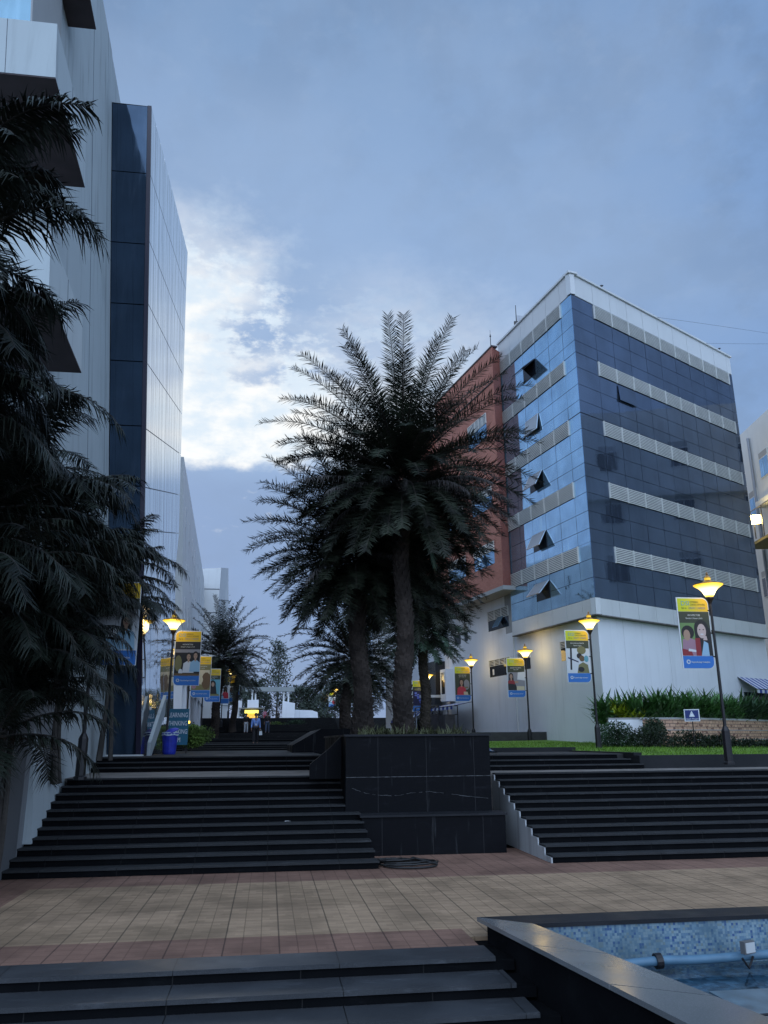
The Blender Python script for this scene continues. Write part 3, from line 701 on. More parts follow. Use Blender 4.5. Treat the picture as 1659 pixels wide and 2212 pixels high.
# ------------------------------------------------------------------ cream building at far right
A_ = V((37.2, 56.0, 0)); Bv = V((35.0, 47.0, 0))
dC = V((-.17, -.985, 0)).normalized(); nC = V((-.985, .17, 0))
CB = empty('apartment_building', (42, 45, 1), 'cream building with small blue windows and a floodlit balcony at the right edge', 'building'); co = CB.location
A_ = V((37.4, 57.5, 0))
MB().obox(A_, dC, UP, nC, (-3, 34), (.5, 26.2), (-14, 0)).build('wall', M_cream, CB, co)
MB().tube([A_+dC*2.3+nC*.12+UP*25.3, A_+dC*2.3+nC*.12+UP*.8], .11, 10).build('downpipe', mat('grey_pipe', (.30, .33, .38), .5), CB, co)
for s0, z0 in ((3.6, 21.6), (1.0, 19.2), (9.5, 21.6), (14.5, 21.6), (9.5, 17.6), (14.5, 17.6), (19.5, 21.6), (4.3, 12.2), (1.3, 12.8), (19.5, 17.6), (9.5, 13.3), (14.5, 13.3), (19.5, 13.3), (24, 17.6), (24, 21.6), (9.5, 9.2), (14.5, 9.2)):
    w_ = MB().obox(A_, dC, UP, nC, (s0-.08, s0+1.45), (z0-.08, z0+2.0), (0, .05)).build('window', M_cream, CB, co)
    MB().obox(A_, dC, UP, nC, (s0, s0+.66), (z0, z0+1.4), (.051, .07)).obox(A_, dC, UP, nC, (s0+.72, s0+1.38), (z0, z0+1.4), (.051, .07)).build('pane', M_glassS if z0 > 18 and s0 < 8 else M_glassD, w_, co)
    MB().obox(A_, dC, UP, nC, (s0, s0+1.38), (z0+1.5, z0+1.92), (.051, .065)).build('vent', M_grey, w_, co)
MB().obox(A_, dC, UP, nC, (3.2, 30), (19.3, 19.75), (0, .6)).build('sunshade', M_cream, CB, co)
bl = MB().obox(A_, dC, UP, nC, (2.8, 10), (16.2, 16.4), (0, 1.6)).build('balcony', mat('olive_soffit', (.20, .17, .06), .8), CB, co)
rl = MB().obox(A_, dC, UP, nC, (2.8, 10), (18.7, 18.76), (1.5, 1.56))
for s in (2.8, 4.0, 6, 8, 9.9): rl.obox(A_, dC, UP, nC, (s, s+.06), (16.41, 18.7), (1.5, 1.56))
rl.build('railing', M_metal, bl, co)
fl_ = empty('floodlight', A_+dC*5.1+nC*1.75+UP*17.9, 'glaring yellow-white floodlight on the cream building balcony', 'floodlight')
M_flood = mat('flood_lens', (1, .8, .3), .4, emit=(1, .78, .28), estr=40)
nF = V((-.55, -.83, -.12)).normalized(); tF = nF.cross(UP).normalized(); uF = tF.cross(nF)
MB().obox((0, 0, 0), tF, uF, nF, (-.5, .5), (-.36, .36), (-.14, .0)).build('housing', M_metal, fl_)
MB().obox((0, 0, 0), tF, uF, nF, (-.46, .46), (-.32, .32), (.001, .03)).build('lens', M_flood, fl_)
MB().obox((0, 0, 0), tF, uF, nF, (-.04, .04), (-1.4, -.37), (-.12, -.04)).build('bracket', M_metal, fl_)
ld = bpy.data.lights.new('flood_light', 'POINT'); ld.energy = 260; ld.color = (1, .75, .3); ld.shadow_soft_size = .2
l = bpy.data.objects.new('flood_light', ld); col.objects.link(l); l.parent = fl_; l.location = nF*.5

# white-blue striped awnings
M_stripw = mat('awning_white', (.62, .66, .72), .7); M_stripb = mat('awning_blue', (.03, .06, .30), .7)
def awning(label, P, d, n, L, drop, outd, nst, group='striped awnings'):
    root = empty('awning', P, label, 'awning', group); k = nst*2
    for par, m_, nm in ((0, M_stripw, 'white_stripe'), (1, M_stripb, 'blue_stripe')):
        mb = MB()
        for i in range(par, k, 2):
            a, b_ = L*i/k, L*(i+1)/k
            T0, T1_ = d*a, d*b_
            lo = n*outd-UP*drop; va = lo-UP*.22
            t = n*.0+UP*.02
            mb.add([T0, T1_, T1_+lo, T0+lo, T0+va, T1_+va, T0-t, T1_-t, T1_+lo-t-n*.02, T0+lo-t-n*.02], [(0, 1, 2, 3), (3, 2, 5, 4), (6, 9, 8, 7)])
        mb.build(nm, m_, root)
    MB().tube([d*0-UP*drop+n*outd, d*L-UP*drop+n*outd], .02, 6).tube([d*.02, d*.02+n*outd-UP*drop], .018, 6).tube([d*(L-.02), d*(L-.02)+n*outd-UP*drop], .018, 6).build('frame', M_metal, root)
    return root
awning('blue and white striped awning on the white wall at the right edge', C0+dR*13.35-nR*.34+UP*5.95, dR, nR, 5, .75, 1.1, 9)
MB().obox(C0, dR, UP, nR, (13.9, 17), (2, 5.1), (-.349, -.30)).build('doorway', M_glassD, B, BO)
cb_ = Cb+dL*1.4
awning('blue and white striped awning over the shop doorway behind the palms', Cb+dL*1.6+nL*.3+UP*5.1, dL, nL, 5.2, 1.15, 1.4, 7)
awning('faded blue awning on the metal frame beside the shop', C0+dL*15.0+nL*.0+UP*4.9, dL, nL, 4.2, .25, 1.3, 6)
kf = empty('metal_frame', C0+dL*15+nL*1+UP*2.2, 'open black metal frame of the kiosk against the white wall', 'frame'); km = MB()
for s in (0, 1.6, 3.0, 4.3):
    for q in (.1, 1.4): km.tube([dL*s+nL*q, dL*s+nL*q+UP*2.45], .035, 6)
for zz in (.9, 1.9, 2.45):
    for q in (.1, 1.4): km.tube([nL*q+UP*zz, dL*4.3+nL*q+UP*zz], .03, 6)
for s in (0, 1.6, 3.0): km.tube([dL*s+nL*1.4+UP*1.9, dL*(s+1.4)+nL*1.4+UP*2.45], .02, 5); km.tube([dL*s+nL*1.4+UP*2.45, dL*(s+1.4)+nL*1.4+UP*1.9], .02, 5)
km.build('frame_bars', M_metal, kf)
MB().obox((0, 0, 0), dL, UP, nL, (.2, 4.1), (0, 1.9), (.2, .9)).build('counter', mat('kiosk_grey', (.06, .06, .065), .7, noise=.3), kf)
sm = MB().lathe([(.01, -.03), (.04, 0), (.01, .03)], 8).build('indicator_light', mat('pink_led', (1, .2, 1), .4, emit=(1, .25, 1), estr=4), kf); sm.location = dL*2.2+nL*1.5+UP*1.7
# covered blue pile beside the kiosk
tp = MB()
for i in range(9):
    a = i/8; 
    for j in range(13):
        b_ = j/12; tp.v.append((5.1+3.0*b_, 29.0+1.6*a, 2.62+.62*sin(pi*a)*sin(pi*b_)**.6+.05*sin(9*b_+5*a)-.55))
for i in range(8):
    for j in range(12): k = i*13+j; tp.f.append((k, k+1, k+14, k+13))
tag(tp.build('tarpaulin', mat('blue_grey_sheet', (.06, .10, .16), .5, noise=.4, nscale=5), smooth=True), 'dark blue tarpaulin heap behind the planter', 'tarpaulin')

# ------------------------------------------------------------------ left building (walls lean slightly outward with height)
LB = empty('office_building', (-8, 25, 2), 'weathered white building on the left with projecting boxes', 'building'); lo_ = LB.location
def fX(y, z, p=0.): return -4.95+p-.04*(y-20)-.075*(z-2)
def fprism(mb, p0, p1, y0, y1, z0, z1):
    """block between plane offsets p0<p1 following the battered facade"""
    vs = []
    for z_ in (z0, z1):
        for (p, y_) in ((p0, y0), (p1, y0), (p1, y1), (p0, y1)): vs.append((fX(y_, z_, p), y_, z_))
    return mb.add(vs, [(0,3,2,1),(4,5,6,7),(0,1,5,4),(1,2,6,5),(2,3,7,6),(3,0,4,7)])
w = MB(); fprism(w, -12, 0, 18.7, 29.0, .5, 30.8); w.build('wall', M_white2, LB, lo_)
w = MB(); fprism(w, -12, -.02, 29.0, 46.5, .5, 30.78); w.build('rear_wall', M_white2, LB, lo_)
w = MB(); fprism(w, -.004, .004, 24.55, 24.60, 2, 30.8); fprism(w, -.004, .003, 27.9, 27.93, 8, 30.8); w.build('wall_joint', M_mull, LB, lo_)
for z0, z1, y0, y1, p, nm in ((16.4, 17.88, 15.1, 18.75, .82, 'projecting_box'), (23.0, 26.6, 14.5, 20.2, .80, 'projecting_box'), (11.15, 12.6, 15.1, 18.75, .82, 'projecting_box'), (5.9, 7.3, 15.1, 18.75, .82, 'projecting_box')):
    w = MB(); back = -9 if z0 < 20 else -.25
    fprism(w, back, p, y0, y1, z0+.03, z1); bx_ = w.build(nm, M_boxp, LB, lo_)
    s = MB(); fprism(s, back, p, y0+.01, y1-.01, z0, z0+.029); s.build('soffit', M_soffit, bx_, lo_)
    s = MB(); fprism(s, p-1.05, p-1.04, y0-.005, y0+.01, z0+.03, z1); s.build('joint', M_mull, bx_, lo_); s = MB(); fprism(s, p-.002, p+.004, (y0+y1)/2, (y0+y1)/2+.03, z0, z1); s.build('joint', M_mull, bx_, lo_)
w = MB(); fprism(w, -9, .12, 15.6, 18.69, 17.9, 22.98); w.build('glass_bay', glass('bay_glass', (.16, .27, .34), .8), LB, lo_)
w = MB(); fprism(w, .12, .16, 15.6, 15.7, 17.9, 22.98); fprism(w, .121, .135, 15.7, 18.69, 17.9, 22.98); w.build('bay_frame', M_grey, LB, lo_)
w = MB()
for k in range(9): fprism(w, -4, -.35, 18.62, 18.69, 13.6+k*.2, 13.7+k*.2)
w.build('vent_grille', M_louver, LB, lo_)

# leaning glass tower at the facade
TW = empty('glass_tower', (-5, 34, 2), 'tall leaning tower with a dark glass front and streaked metal panels', 'building'); to = TW.location
def tX(z): return -4.21-.0556*(z-1.95)
YF = 29.0
MB().add([(fX(YF, 1.5), YF, 1.5), (tX(1.5)-.12, YF, 1.5), (tX(28.25)-.12, YF, 28.25), (fX(YF, 28.28), YF, 28.28),
          (fX(YF, 1.5), YF+9, 1.5), (tX(1.5)-.12, YF+9, 1.5), (tX(30.3)-.12, YF+12, 30.3), (fX(YF, 30.3)-.2, YF+12, 30.3)],
         [(0, 1, 2, 3), (4, 7, 6, 5), (3, 2, 6, 7), (0, 4, 5, 1), (1, 5, 6, 2), (0, 3, 7, 4)]).build('core', M_riser, TW, to)
nearz = [28.25, 25.3, 22.6, 20.25, 18.2, 16.47, 14.05, 11.5, 9.85]
def pzx(yD):  # near edge heights by seam
    return yD
gz = [28.22, 24.9, 21.6, 18.9, 16.47, 13.85, 11.5, 9.85, 5.5, 1.8]
seamb = MB()
for i in range(len(gz)-1):
    z1, z0 = gz[i]-.02, gz[i+1]+.02
    gm = MB(); gm.obox((0, 0, 0), (1, 0, 0), (0, 1, 0), UP, (0, 0), (0, 0), (0, 0)); gm = MB()
    a = [(fX(YF, z0)+.03, YF-.03, z0), (tX(z0)-.16, YF-.03, z0), (tX(z1)-.16, YF-.03, z1), (fX(YF, z1)+.03, YF-.03, z1)]
    gm.prism(a, (0, .028, 0)).build('front_pane', M_glassT, TW, to)
MB().add([(tX(1.8)-.15, YF-.04, 1.8), (tX(1.8)+.01, YF-.04, 1.8), (tX(28.25)+.01, YF-.04, 28.25), (tX(28.25)-.15, YF-.04, 28.25), (tX(1.8)-.15, YF, 1.8), (tX(1.8)+.01, YF, 1.8), (tX(28.25)+.01, YF, 28.25), (tX(28.25)-.15, YF, 28.25)],
         [(0, 1, 2, 3), (0, 4, 5, 1), (1, 5, 6, 2), (3, 2, 6, 7), (0, 3, 7, 4)]).build('corner_post', mat('plum_corner_trim', (.015, .012, .03), .3), TW, to)
# side panels, rows rise along the street; (near z, far y, far z)
near = [28.25, 24.85, 21.75, 18.95, 16.42, 13.75, 11.47, 9.85]
farr = [(44.86, 31.71), (43.9, 28.45), (43.25, 25.3), (42.6, 22.3), (42.0, 19.72), (41.4, 17.2), (40.97, 14.83), (40.62, 12.69), (38.6, 9.65)]
near.append(8.2)
def side(t, i):   # point on seam i at fraction t
    y0_, z0_ = YF, near[i]; y1_, z1_ = farr[i]
    y_ = y0_+(y1_-y0_)*t; z_ = z0_+(z1_-z0_)*t; return V((tX(z_)+.012, y_, z_))
for i in range(8):
    pm = MB(); n = 11
    for k in range(n):
        t0, t1 = k/n+.0016, (k+1)/n-.0016
        if i == 7 and k == n-1: pass
        A1, B1, C1, D1 = side(t0, i), side(t1, i), side(t1, i+1), side(t0, i+1)
        A1.z -= .02; B1.z -= .02; C1.z += .02; D1.z += .02
        pm.prism([D1, C1, B1, A1], (-.03, 0, 0))
    pm.build('side_panel', M_tpanel, TW, to)
# body behind the side panels and the mirrored lower storeys
vs = []; ks = [0, 2, 4, 6, 8]
bk = MB(); bk.prism([side(0, 0)+V((-.06, 0, 0)), side(1, 0)+V((-.06, 0, 0)), side(1, 8)+V((-.02, 0, 0)), V((tX(8.2), YF, 8.2))], (-.25, 0, 0)).build('backing', M_mull, TW, to)
for k in range(5):
    y0_, y1_ = YF+.05+k*1.9, YF+.05+(k+1)*1.9-.05
    MB().add([(tX(1.8), y0_, 1.8), (tX(1.8), y1_, 1.8), (tX(8.15), y1_, 8.15+(y1_-YF)*.15), (tX(8.15), y0_, 8.15+(y0_-YF)*.15)], [(0, 1, 2, 3)]).build('mirror_pane', glass('mirror_street_glass', (.42, .44, .46), .85, .02) if k == 0 else MATS['mirror_street_glass'], TW, to)
MB().prism([(tX(1.8)-.05, YF+.02, 1.5), (tX(1.8)-.05, YF+9.6, 1.5), (tX(8)-.05, YF+9.6, 9.5), (tX(8)-.05, YF+.02, 8.1)], (-.3, 0, 0)).build('backing', M_riser, TW, to)
# white sloping balustrade of the tower entrance stairs
bw_ = MB().prism([(-4.05, 29.25, 2.05), (-4.05, 29.5, 2.05), (-4.05, 32.6, 3.55), (-4.05, 32.6, 4.25), (-4.05, 29.25, 2.5)], (.12, 0, 0)).build('balustrade', M_white2)
tag(bw_, 'white sloping stair balustrade at the foot of the dark glass tower', 'balustrade')
# plinth lip under the tower
MB().box(-5.6, -4.1, 28.7, 28.95, 2.0, 2.12).build('plinth', M_panelw, TW, to)

# second left building with slit windows
L2 = empty('office_building', (-8, 60, 2), 'long white building with slit windows beyond the glass tower', 'building'); l2o = L2.location
def gX(y, z, p=0.): return -5.3+p-.043*(y-48)-.05*(z-12)+.0
def gprism(mb, p0, p1, y0, y1, z0, z1, f=gX):
    vs = []
    for z_ in (z0, z1):
        for (p, y_) in ((p0, y0), (p1, y0), (p1, y1), (p0, y1)): vs.append((f(y_, z_, p), y_, z_))
    return mb.add(vs, [(0,3,2,1),(4,5,6,7),(0,1,5,4),(1,2,6,5),(2,3,7,6),(3,0,4,7)])
w = MB(); gprism(w, -10, 0, 48, 88, 6.0, 19.4); w.build('wall', M_panelw, L2, l2o)
w = MB(); gprism(w, -10, -1.2, 46.6, 88, 1.5, 6.02); w.build('ground_floor', M_white, L2, l2o)
for yy in (48.3, 53, 58, 64, 70, 77):
    w = MB(); gprism(w, -.9, .0, yy, yy+.7, 1.6, 6.0); w.build('column', M_white, L2, l2o)
for (yy, zz, hh) in ((50.5, 15.6, 1.3), (55, 15.7, 1.3), (60, 15.8, 1.3), (63.5, 15.8, 1.3), (69, 15.9, 1.3), (74, 15.9, 1.3), (80, 15.9, 1.3), (50.2, 9.6, 1.5), (54, 9.7, 1.4), (58, 9.8, 1.3), (62, 9.8, 1.3), (67, 9.8, 1.2), (73, 9.9, 1.2), (52, 12.6, .9), (57, 12.6, .9), (61, 12.7, .8), (65, 12.7, .8), (71, 12.8, .8)):
    w = MB(); gprism(w, .0, .03, yy, yy+.42, zz, zz+hh); wi = w.build('window', M_panelw, L2, l2o)
    w = MB(); gprism(w, .031, .04, yy+.05, yy+.37, zz+.05, zz+hh-.05); w.build('pane', M_glassD, wi, l2o)
    w = MB(); gprism(w, .0, .012, yy-.05, yy+.03, zz-2.2, zz-.02)
    if hh > 1: w.build('grey_strip', M_grey, L2, l2o)  # thin grey strip hanging below the taller slits, at one edge
# flared prism block at its far end
PB = empty('flared_tower', (-6, 92, 3), 'small flared white tower with a slanted glazed side beyond the long building', 'building'); po = PB.location
MB().add([(-9, 89, 3), (-6.15, 89, 3), (-5.72, 89, 21.05), (-9, 89, 20.8), (-9, 101, 3), (-4.6, 101, 3), (-5.6, 101, 23.5), (-9, 101, 23)],
         [(0, 1, 2, 3), (1, 5, 6, 2), (5, 4, 7, 6), (4, 0, 3, 7), (3, 2, 6, 7), (0, 4, 5, 1)]).build('wall', M_panelw, PB, po)
sm_ = MB()
for zz in (18.6, 16.0, 13.5, 11.0, 8.6): sm_.box(-8.8, -6.15+.43*(zz-3)/18, 88.97, 89.0, zz, zz+.07)
for t in (.2, .42, .63, .82):
    p1, p2_ = V((-6.1, 89, 3)).lerp(V((-5.70, 89, 21.05)), 1-t), V((-4.55, 101, 3)).lerp(V((-5.58, 101, 23.5)), 1-t)
    sm_.tube([p1, p2_], .04, 4)
sm_.build('seam', M_mull, PB, po)

# ------------------------------------------------------------------ gateway and white blocks at the far end
M_conc = wall_paint('grey_concrete', (.30, .33, .33), .4)
GT = empty('gateway', (.3, 115, 5.5), 'far concrete portal gateway on twin posts at the top of the avenue', 'gateway'); go = GT.location
MB().box(-3.3, 3.4, 114.6, 115.4, 9.15, 9.75).build('beam', M_conc, GT, go)
for x in (-2.35, -1.9, 1.95, 2.6): MB().box(x-.11, x+.11, 114.8, 115.1, 6.6, 9.15).build('post', M_panelw, GT, go)
MB().box(-2.5, -1.75, 114.5, 115.2, 4.7, 6.84).build('pier', M_conc, GT, go)
MB().box(-2.95, -1.45, 114.2, 115.6, 6.85, 8.0).build('pedestal', M_white, GT, go)
MB().prism([(1.75, 114, 4.7), (3.45, 114, 4.7), (3.5, 114, 7.55), (1.8, 114, 7.85)], (0, 1.6, 0)).build('pedestal', M_white, GT, go)
for nm, lab, a in (('boundary_wall', 'low white wall to the right of the far gateway', [(3.55, 116, 4.7), (6.9, 116, 4.7), (6.7, 116, 6.4), (6.0, 116, 6.65), (3.55, 116, 6.75)]),
                   ('boundary_wall', 'white wall block to the left of the far gateway', [(-4.9, 116, 4.7), (-4.15, 116, 4.7), (-4.15, 116, 6.8), (-3.75, 116, 6.9), (-3.75, 116, 8.0), (-4.9, 116, 8.05)])):
    r = empty(nm, (a[0][0], 116, 4.74), lab, 'wall', 'white walls by the gateway'); MB().prism(a, (0, .5, 0)).build('wall', M_white, r, r.location)
KS = empty('kiosk', (-2.4, 112, 5.5), 'small lit kiosk with a glowing yellow canopy under the far gateway', 'kiosk'); ko = KS.location
MB().box(-4.0, -.6, 111.2, 113.4, 6.75, 6.85).build('roof', M_conc, KS, ko)
for x in (-3.9, -.75): MB().box(x-.05, x+.05, 111.4, 111.5, 4.7, 6.75).build('post', M_conc, KS, ko)
MB().box(-3.2, -1.4, 111.6, 112.0, 6.15, 6.55).build('lit_canopy', mat('kiosk_glow', (1, .85, .2), .5, emit=(1, .82, .12), estr=1.6), KS, ko)
MB().box(-2.9, -1.5, 112.1, 112.3, 4.75, 6.2).build('lit_counter', mat('kiosk_counter_glow', (.8, .45, .1), .5, emit=(1, .55, .08), estr=.8, noise=.5, nscale=4), KS, ko)

# ------------------------------------------------------------------ stone wall, hedge, sign
SW = empty('retaining_wall', (19, 33, 2), 'curved sandstone block retaining wall with a white end below the hedge', 'wall'); so = SW.location
wp = [(14.55, 34.3), (16.0, 34.1), (17.3, 34.0), (19.2, 34.9), (22.0, 36.9), (25.6, 39.7), (30, 43.2)]
def wallseg(a, b_, z0, z1, t, m_, nm, par):
    a, b_ = V((*a, 0)), V((*b_, 0)); d = (b_-a).normalized(); n = V((d.y, -d.x, 0))
    return MB().obox(a, d, UP, n, (0, (b_-a).length), (z0, z1), (-t, 0)).build(nm, m_, par, so)
wallseg(wp[0], wp[1], 1.2, 3.30, .3, M_white, 'white_end', SW)
for a, b_ in zip(wp[1:], wp[2:]): wallseg(a, b_, 1.2, 3.30, .3, M_stone, 'wall', SW)
for a, b_ in zip(wp[1:], wp[2:]):
    a_, b2_ = V((*a, 0)), V((*b_, 0)); d = (b2_-a_).normalized(); n = V((d.y, -d.x, 0)); st_ = MB()
    for zz in (2.0, 2.42, 2.84): st_.obox(a_, d, UP, n, (0, (b2_-a_).length), (zz, zz+.03), (.0, .018))
    st_.build('joint', M_grey, SW, so)
for a, b_ in zip(wp, wp[1:]): wallseg(a, b_, 3.302, 3.38, .36, M_grey, 'coping', SW)
def hang(n, c, r, seed, size, up_=0., flat=1.):
    R_ = random.Random(seed); mb = MB()
    for i in range(n):
        # clustered points inside ellipsoid shell
        while True:
            p = V((R_.uniform(-1, 1), R_.uniform(-1, 1), R_.uniform(-1, 1)))
            if .35 < p.length < 1: break
        q = V((c[0]+p.x*r[0], c[1]+p.y*r[1], c[2]+p.z*r[2])); s = size*R_.uniform(.6, 1.4)
        d = (p+V((R_.uniform(-1, 1), R_.uniform(-1, 1), R_.uniform(-1, 1)+up_))).normalized(); t = d.orthogonal().normalized()
        t = (t*cos(i)+d.cross(t)*sin(i)).normalized()
        mb.add([q-t*s*.3, q+d*s*.5-t*s*.1, q+d*s, q+d*s*.5+t*s*.35], [(0, 1, 2, 3)])
    return mb
def bush(label, c, r, seed, m_, n=900, size=.10, group=None, lumps=5):
    R_ = random.Random(seed); root = empty('bush', (c[0], c[1], c[2]-r[2]), label, 'bush', group); mb = MB()
    for k in range(lumps):
        cc = (c[0]+R_.uniform(-.5, .5)*r[0], c[1]+R_.uniform(-.3, .3)*r[1], c[2]+R_.uniform(-.25, .25)*r[2]); rr = [x*R_.uniform(.5, .75) for x in r]
        h = hang(n//lumps, cc, rr, seed*31+k, size); mb.add(h.v, h.f)
    h = hang(n, c, [x*.8 for x in r], seed+5, size); mb.add(h.v, h.f)
    mb.build('foliage', m_, root, root.location)
    MB().tube([(c[0], c[1], c[2]-r[2]), (c[0]+.05, c[1], c[2]+r[2]*.4)], [.04, .015], 5).build('stem', M_branch, root, root.location)
    return root
bg = 'bushes in front of the retaining wall'
bush('rounded mid green bush at the left end of the row by the building corner', (14.4, 33.2, 2.62), (.9, .7, .72), 1, M_bush2, 1700, group=bg)
bush('smaller rounded green bush sticking up behind the dark row', (16.2, 33.5, 2.85), (.6, .45, .6), 2, M_bush2, 1000, group=bg)
bush('dark bush directly right of the rounded green one', (15.6, 32.6, 2.42), (1.1, .75, .72), 3, M_bush, 1500, group=bg)
bush('dark bush below the blue sign', (17.0, 32.2, 2.30), (1.1, .75, .60), 4, M_bush, 1500, group=bg)
bush('dark bush at the start of the sandstone blocks', (18.2, 31.8, 2.22), (1.05, .7, .50), 5, M_bush, 1500, group=bg)
bush('lower dark bush tapering toward the right lamp', (19.2, 31.4, 2.13), (.9, .65, .42), 6, M_bush, 1300, group=bg)
bush('lowest dark bush at the right end of the row', (20.1, 31.1, 2.12), (.75, .55, .40), 7, M_bush, 1100, group=bg)
# leafy plants on top of the wall
def leafy_plant(label, x, y, z, h, seed, m_, group, n=46, spread=.55):
    R_ = random.Random(seed); root = empty('hedge_plant', (x, y, z), label, 'plant', group); mb = MB()
    for i in range(n):
        a = R_.uniform(0, 2*pi); e = R_.uniform(.25, 1.45); L = h*R_.uniform(.55, 1.05); b0 = V((R_.uniform(-.25, .25), R_.uniform(-.2, .2), R_.uniform(0, h*.45)))
        d = V((cos(a)*cos(e), sin(a)*cos(e), sin(e))); side_ = V((-sin(a), cos(a), 0)); w_ = .075*R_.uniform(.7, 1.3)
        p0 = b0; p1 = b0+d*L*.5*spread*1.6; p2 = b0+d*L*.85+V((cos(a), sin(a), -.5))*L*.12
        pm = p0.lerp(p1, .6)
        mb.add([p0-side_*.012, p0+side_*.012, pm+side_*w_, p1+side_*w_*.8, p2, p1-side_*w_*.8, pm-side_*w_], [(0, 1, 2, 6), (6, 2, 3, 5), (5, 3, 4)])
    h_ = hang(150, (0, 0, h*.34), (.42, .38, h*.36), seed, .13); mb.add(h_.v, h_.f); mb.build('leaves', m_, root); return root
hg = 'plants of the hedge above the sandstone wall'
k = 0; tot = 0
pts = []
for a, b_ in zip(wp, wp[1:]):
    a, b_ = V((*a, 0)), V((*b_, 0)); L = (b_-a).length; d = (b_-a)/L; n = V((d.y, -d.x, 0)); s = 0
    while s < L: pts.append(a+d*s-n*.55); s += .47
for i, p in enumerate(pts):
    yel = (1 <= i <= 3) ; far_ = i > 24
    lab = ('yellow-green leafy plant low at the left end of the hedge' if yel else ('paler bushy plant at the right part of the hedge' if far_ else 'tall dark green strap-leaved plant in the hedge above the wall'))
    for row in (0, 1):
        h = (1.5 if not yel else 1.05)*RND.uniform(.85, 1.1) if row == 0 else 1.5*RND.uniform(.9, 1.1)
        q = p + V((RND.uniform(-.1, .1), .45*row, 0))
        if row == 1: lab = 'tall dark green strap-leaved plant in the hedge above the wall'
        leafy_plant(lab, q.x, q.y, 3.05, h, 100+i*2+row, M_hedgey if (yel and row == 0) else (M_bush2 if far_ and row == 0 else M_hedge), hg, 60 if row == 0 else 44)
SG = empty('sign', (16.75, 31.2, 2.15), 'small blue and white amphitheatre sign on a post above the dark bushes', 'sign', rz=radians(-25)); 
MB().box(-.29, .29, -.012, .012, 1.0, 1.47).build('board', mat('sign_white', (.7, .74, .8), .5), SG)
MB().box(-.255, .255, -.0165, -.0125, 1.035, 1.435).build('panel', mat('sign_navy', (.012, .03, .17), .5), SG)
MB().tube([(0, .03, 0), (0, .03, 1.1)], .02, 6).build('post', M_metal, SG)
M_letter = mat('white_lettering', (.75, .78, .85), .6)
text_mesh('lettering', 'Amphi Theatre', .085, M_letter, SG, (0, -.0185, 1.065), (pi/2, 0, 0), 'CENTER', .001)
em = MB()
for (z0, w0, hh, b_) in ((1.33, .045, .07, 1), (1.28, .06, .035, 0), (1.235, .085, .033, 0), (1.19, .11, .033, 0)):
    if b_: em.prism([(-w0, -.0168, z0), (w0, -.0168, z0), (w0*.5, -.0168, z0+.04), (0, -.0168, z0+hh), (-w0*.5, -.0168, z0+.04)], (0, -.003, 0))
    else: em.prism([(-w0, -.0168, z0), (-w0*.5, -.0168, z0-.012), (w0*.5, -.0168, z0-.012), (w0, -.0168, z0), (w0*.8, -.0168, z0+hh), (-w0*.8, -.0168, z0+hh)], (0, -.003, 0))
em.build('emblem', M_letter, SG)

# ------------------------------------------------------------------ lamps and banners
def bowlmat(name, on):
    if not on: return mat('unlit_lamp_bowl', (.35, .34, .30), .4)
    m, nt, b, o = base(name)
    sp = N(nt, 'ShaderNodeSeparateXYZ'); nt.links.new(o, sp.inputs[0])
    ln = N(nt, 'ShaderNodeVectorMath', operation='LENGTH'); v2 = N(nt, 'ShaderNodeVectorMath', operation='MULTIPLY'); nt.links.new(o, v2.inputs[0]); v2.inputs[1].default_value = (1, 1, 0); nt.links.new(v2.outputs[0], ln.inputs[0])
    f = mapr(nt, ln.outputs['Value'], .16, .43, 1, 0)
    f2 = mapr(nt, sp.outputs[2], 4.88, 5.02, 0, 1)
    f = mathn(nt, 'MULTIPLY', f, f2)
    cc = mixc(nt, f, (1., .62, .03), (1., .86, .42))
    nt.links.new(cc, b.inputs['Emission Color']); nt.links.new(mathn(nt, 'ADD', mathn(nt, 'MULTIPLY', f, 3.0), 1.15), b.inputs['Emission Strength'])
    b.inputs['Base Color'].default_value = (.6, .4, .1, 1); return m
M_bowl = bowlmat('lit_lamp_bowl', True); M_bowl0 = bowlmat('', False)
M_cap = mat('bronze_lamp_cap', (.05, .035, .02), .4, .5)
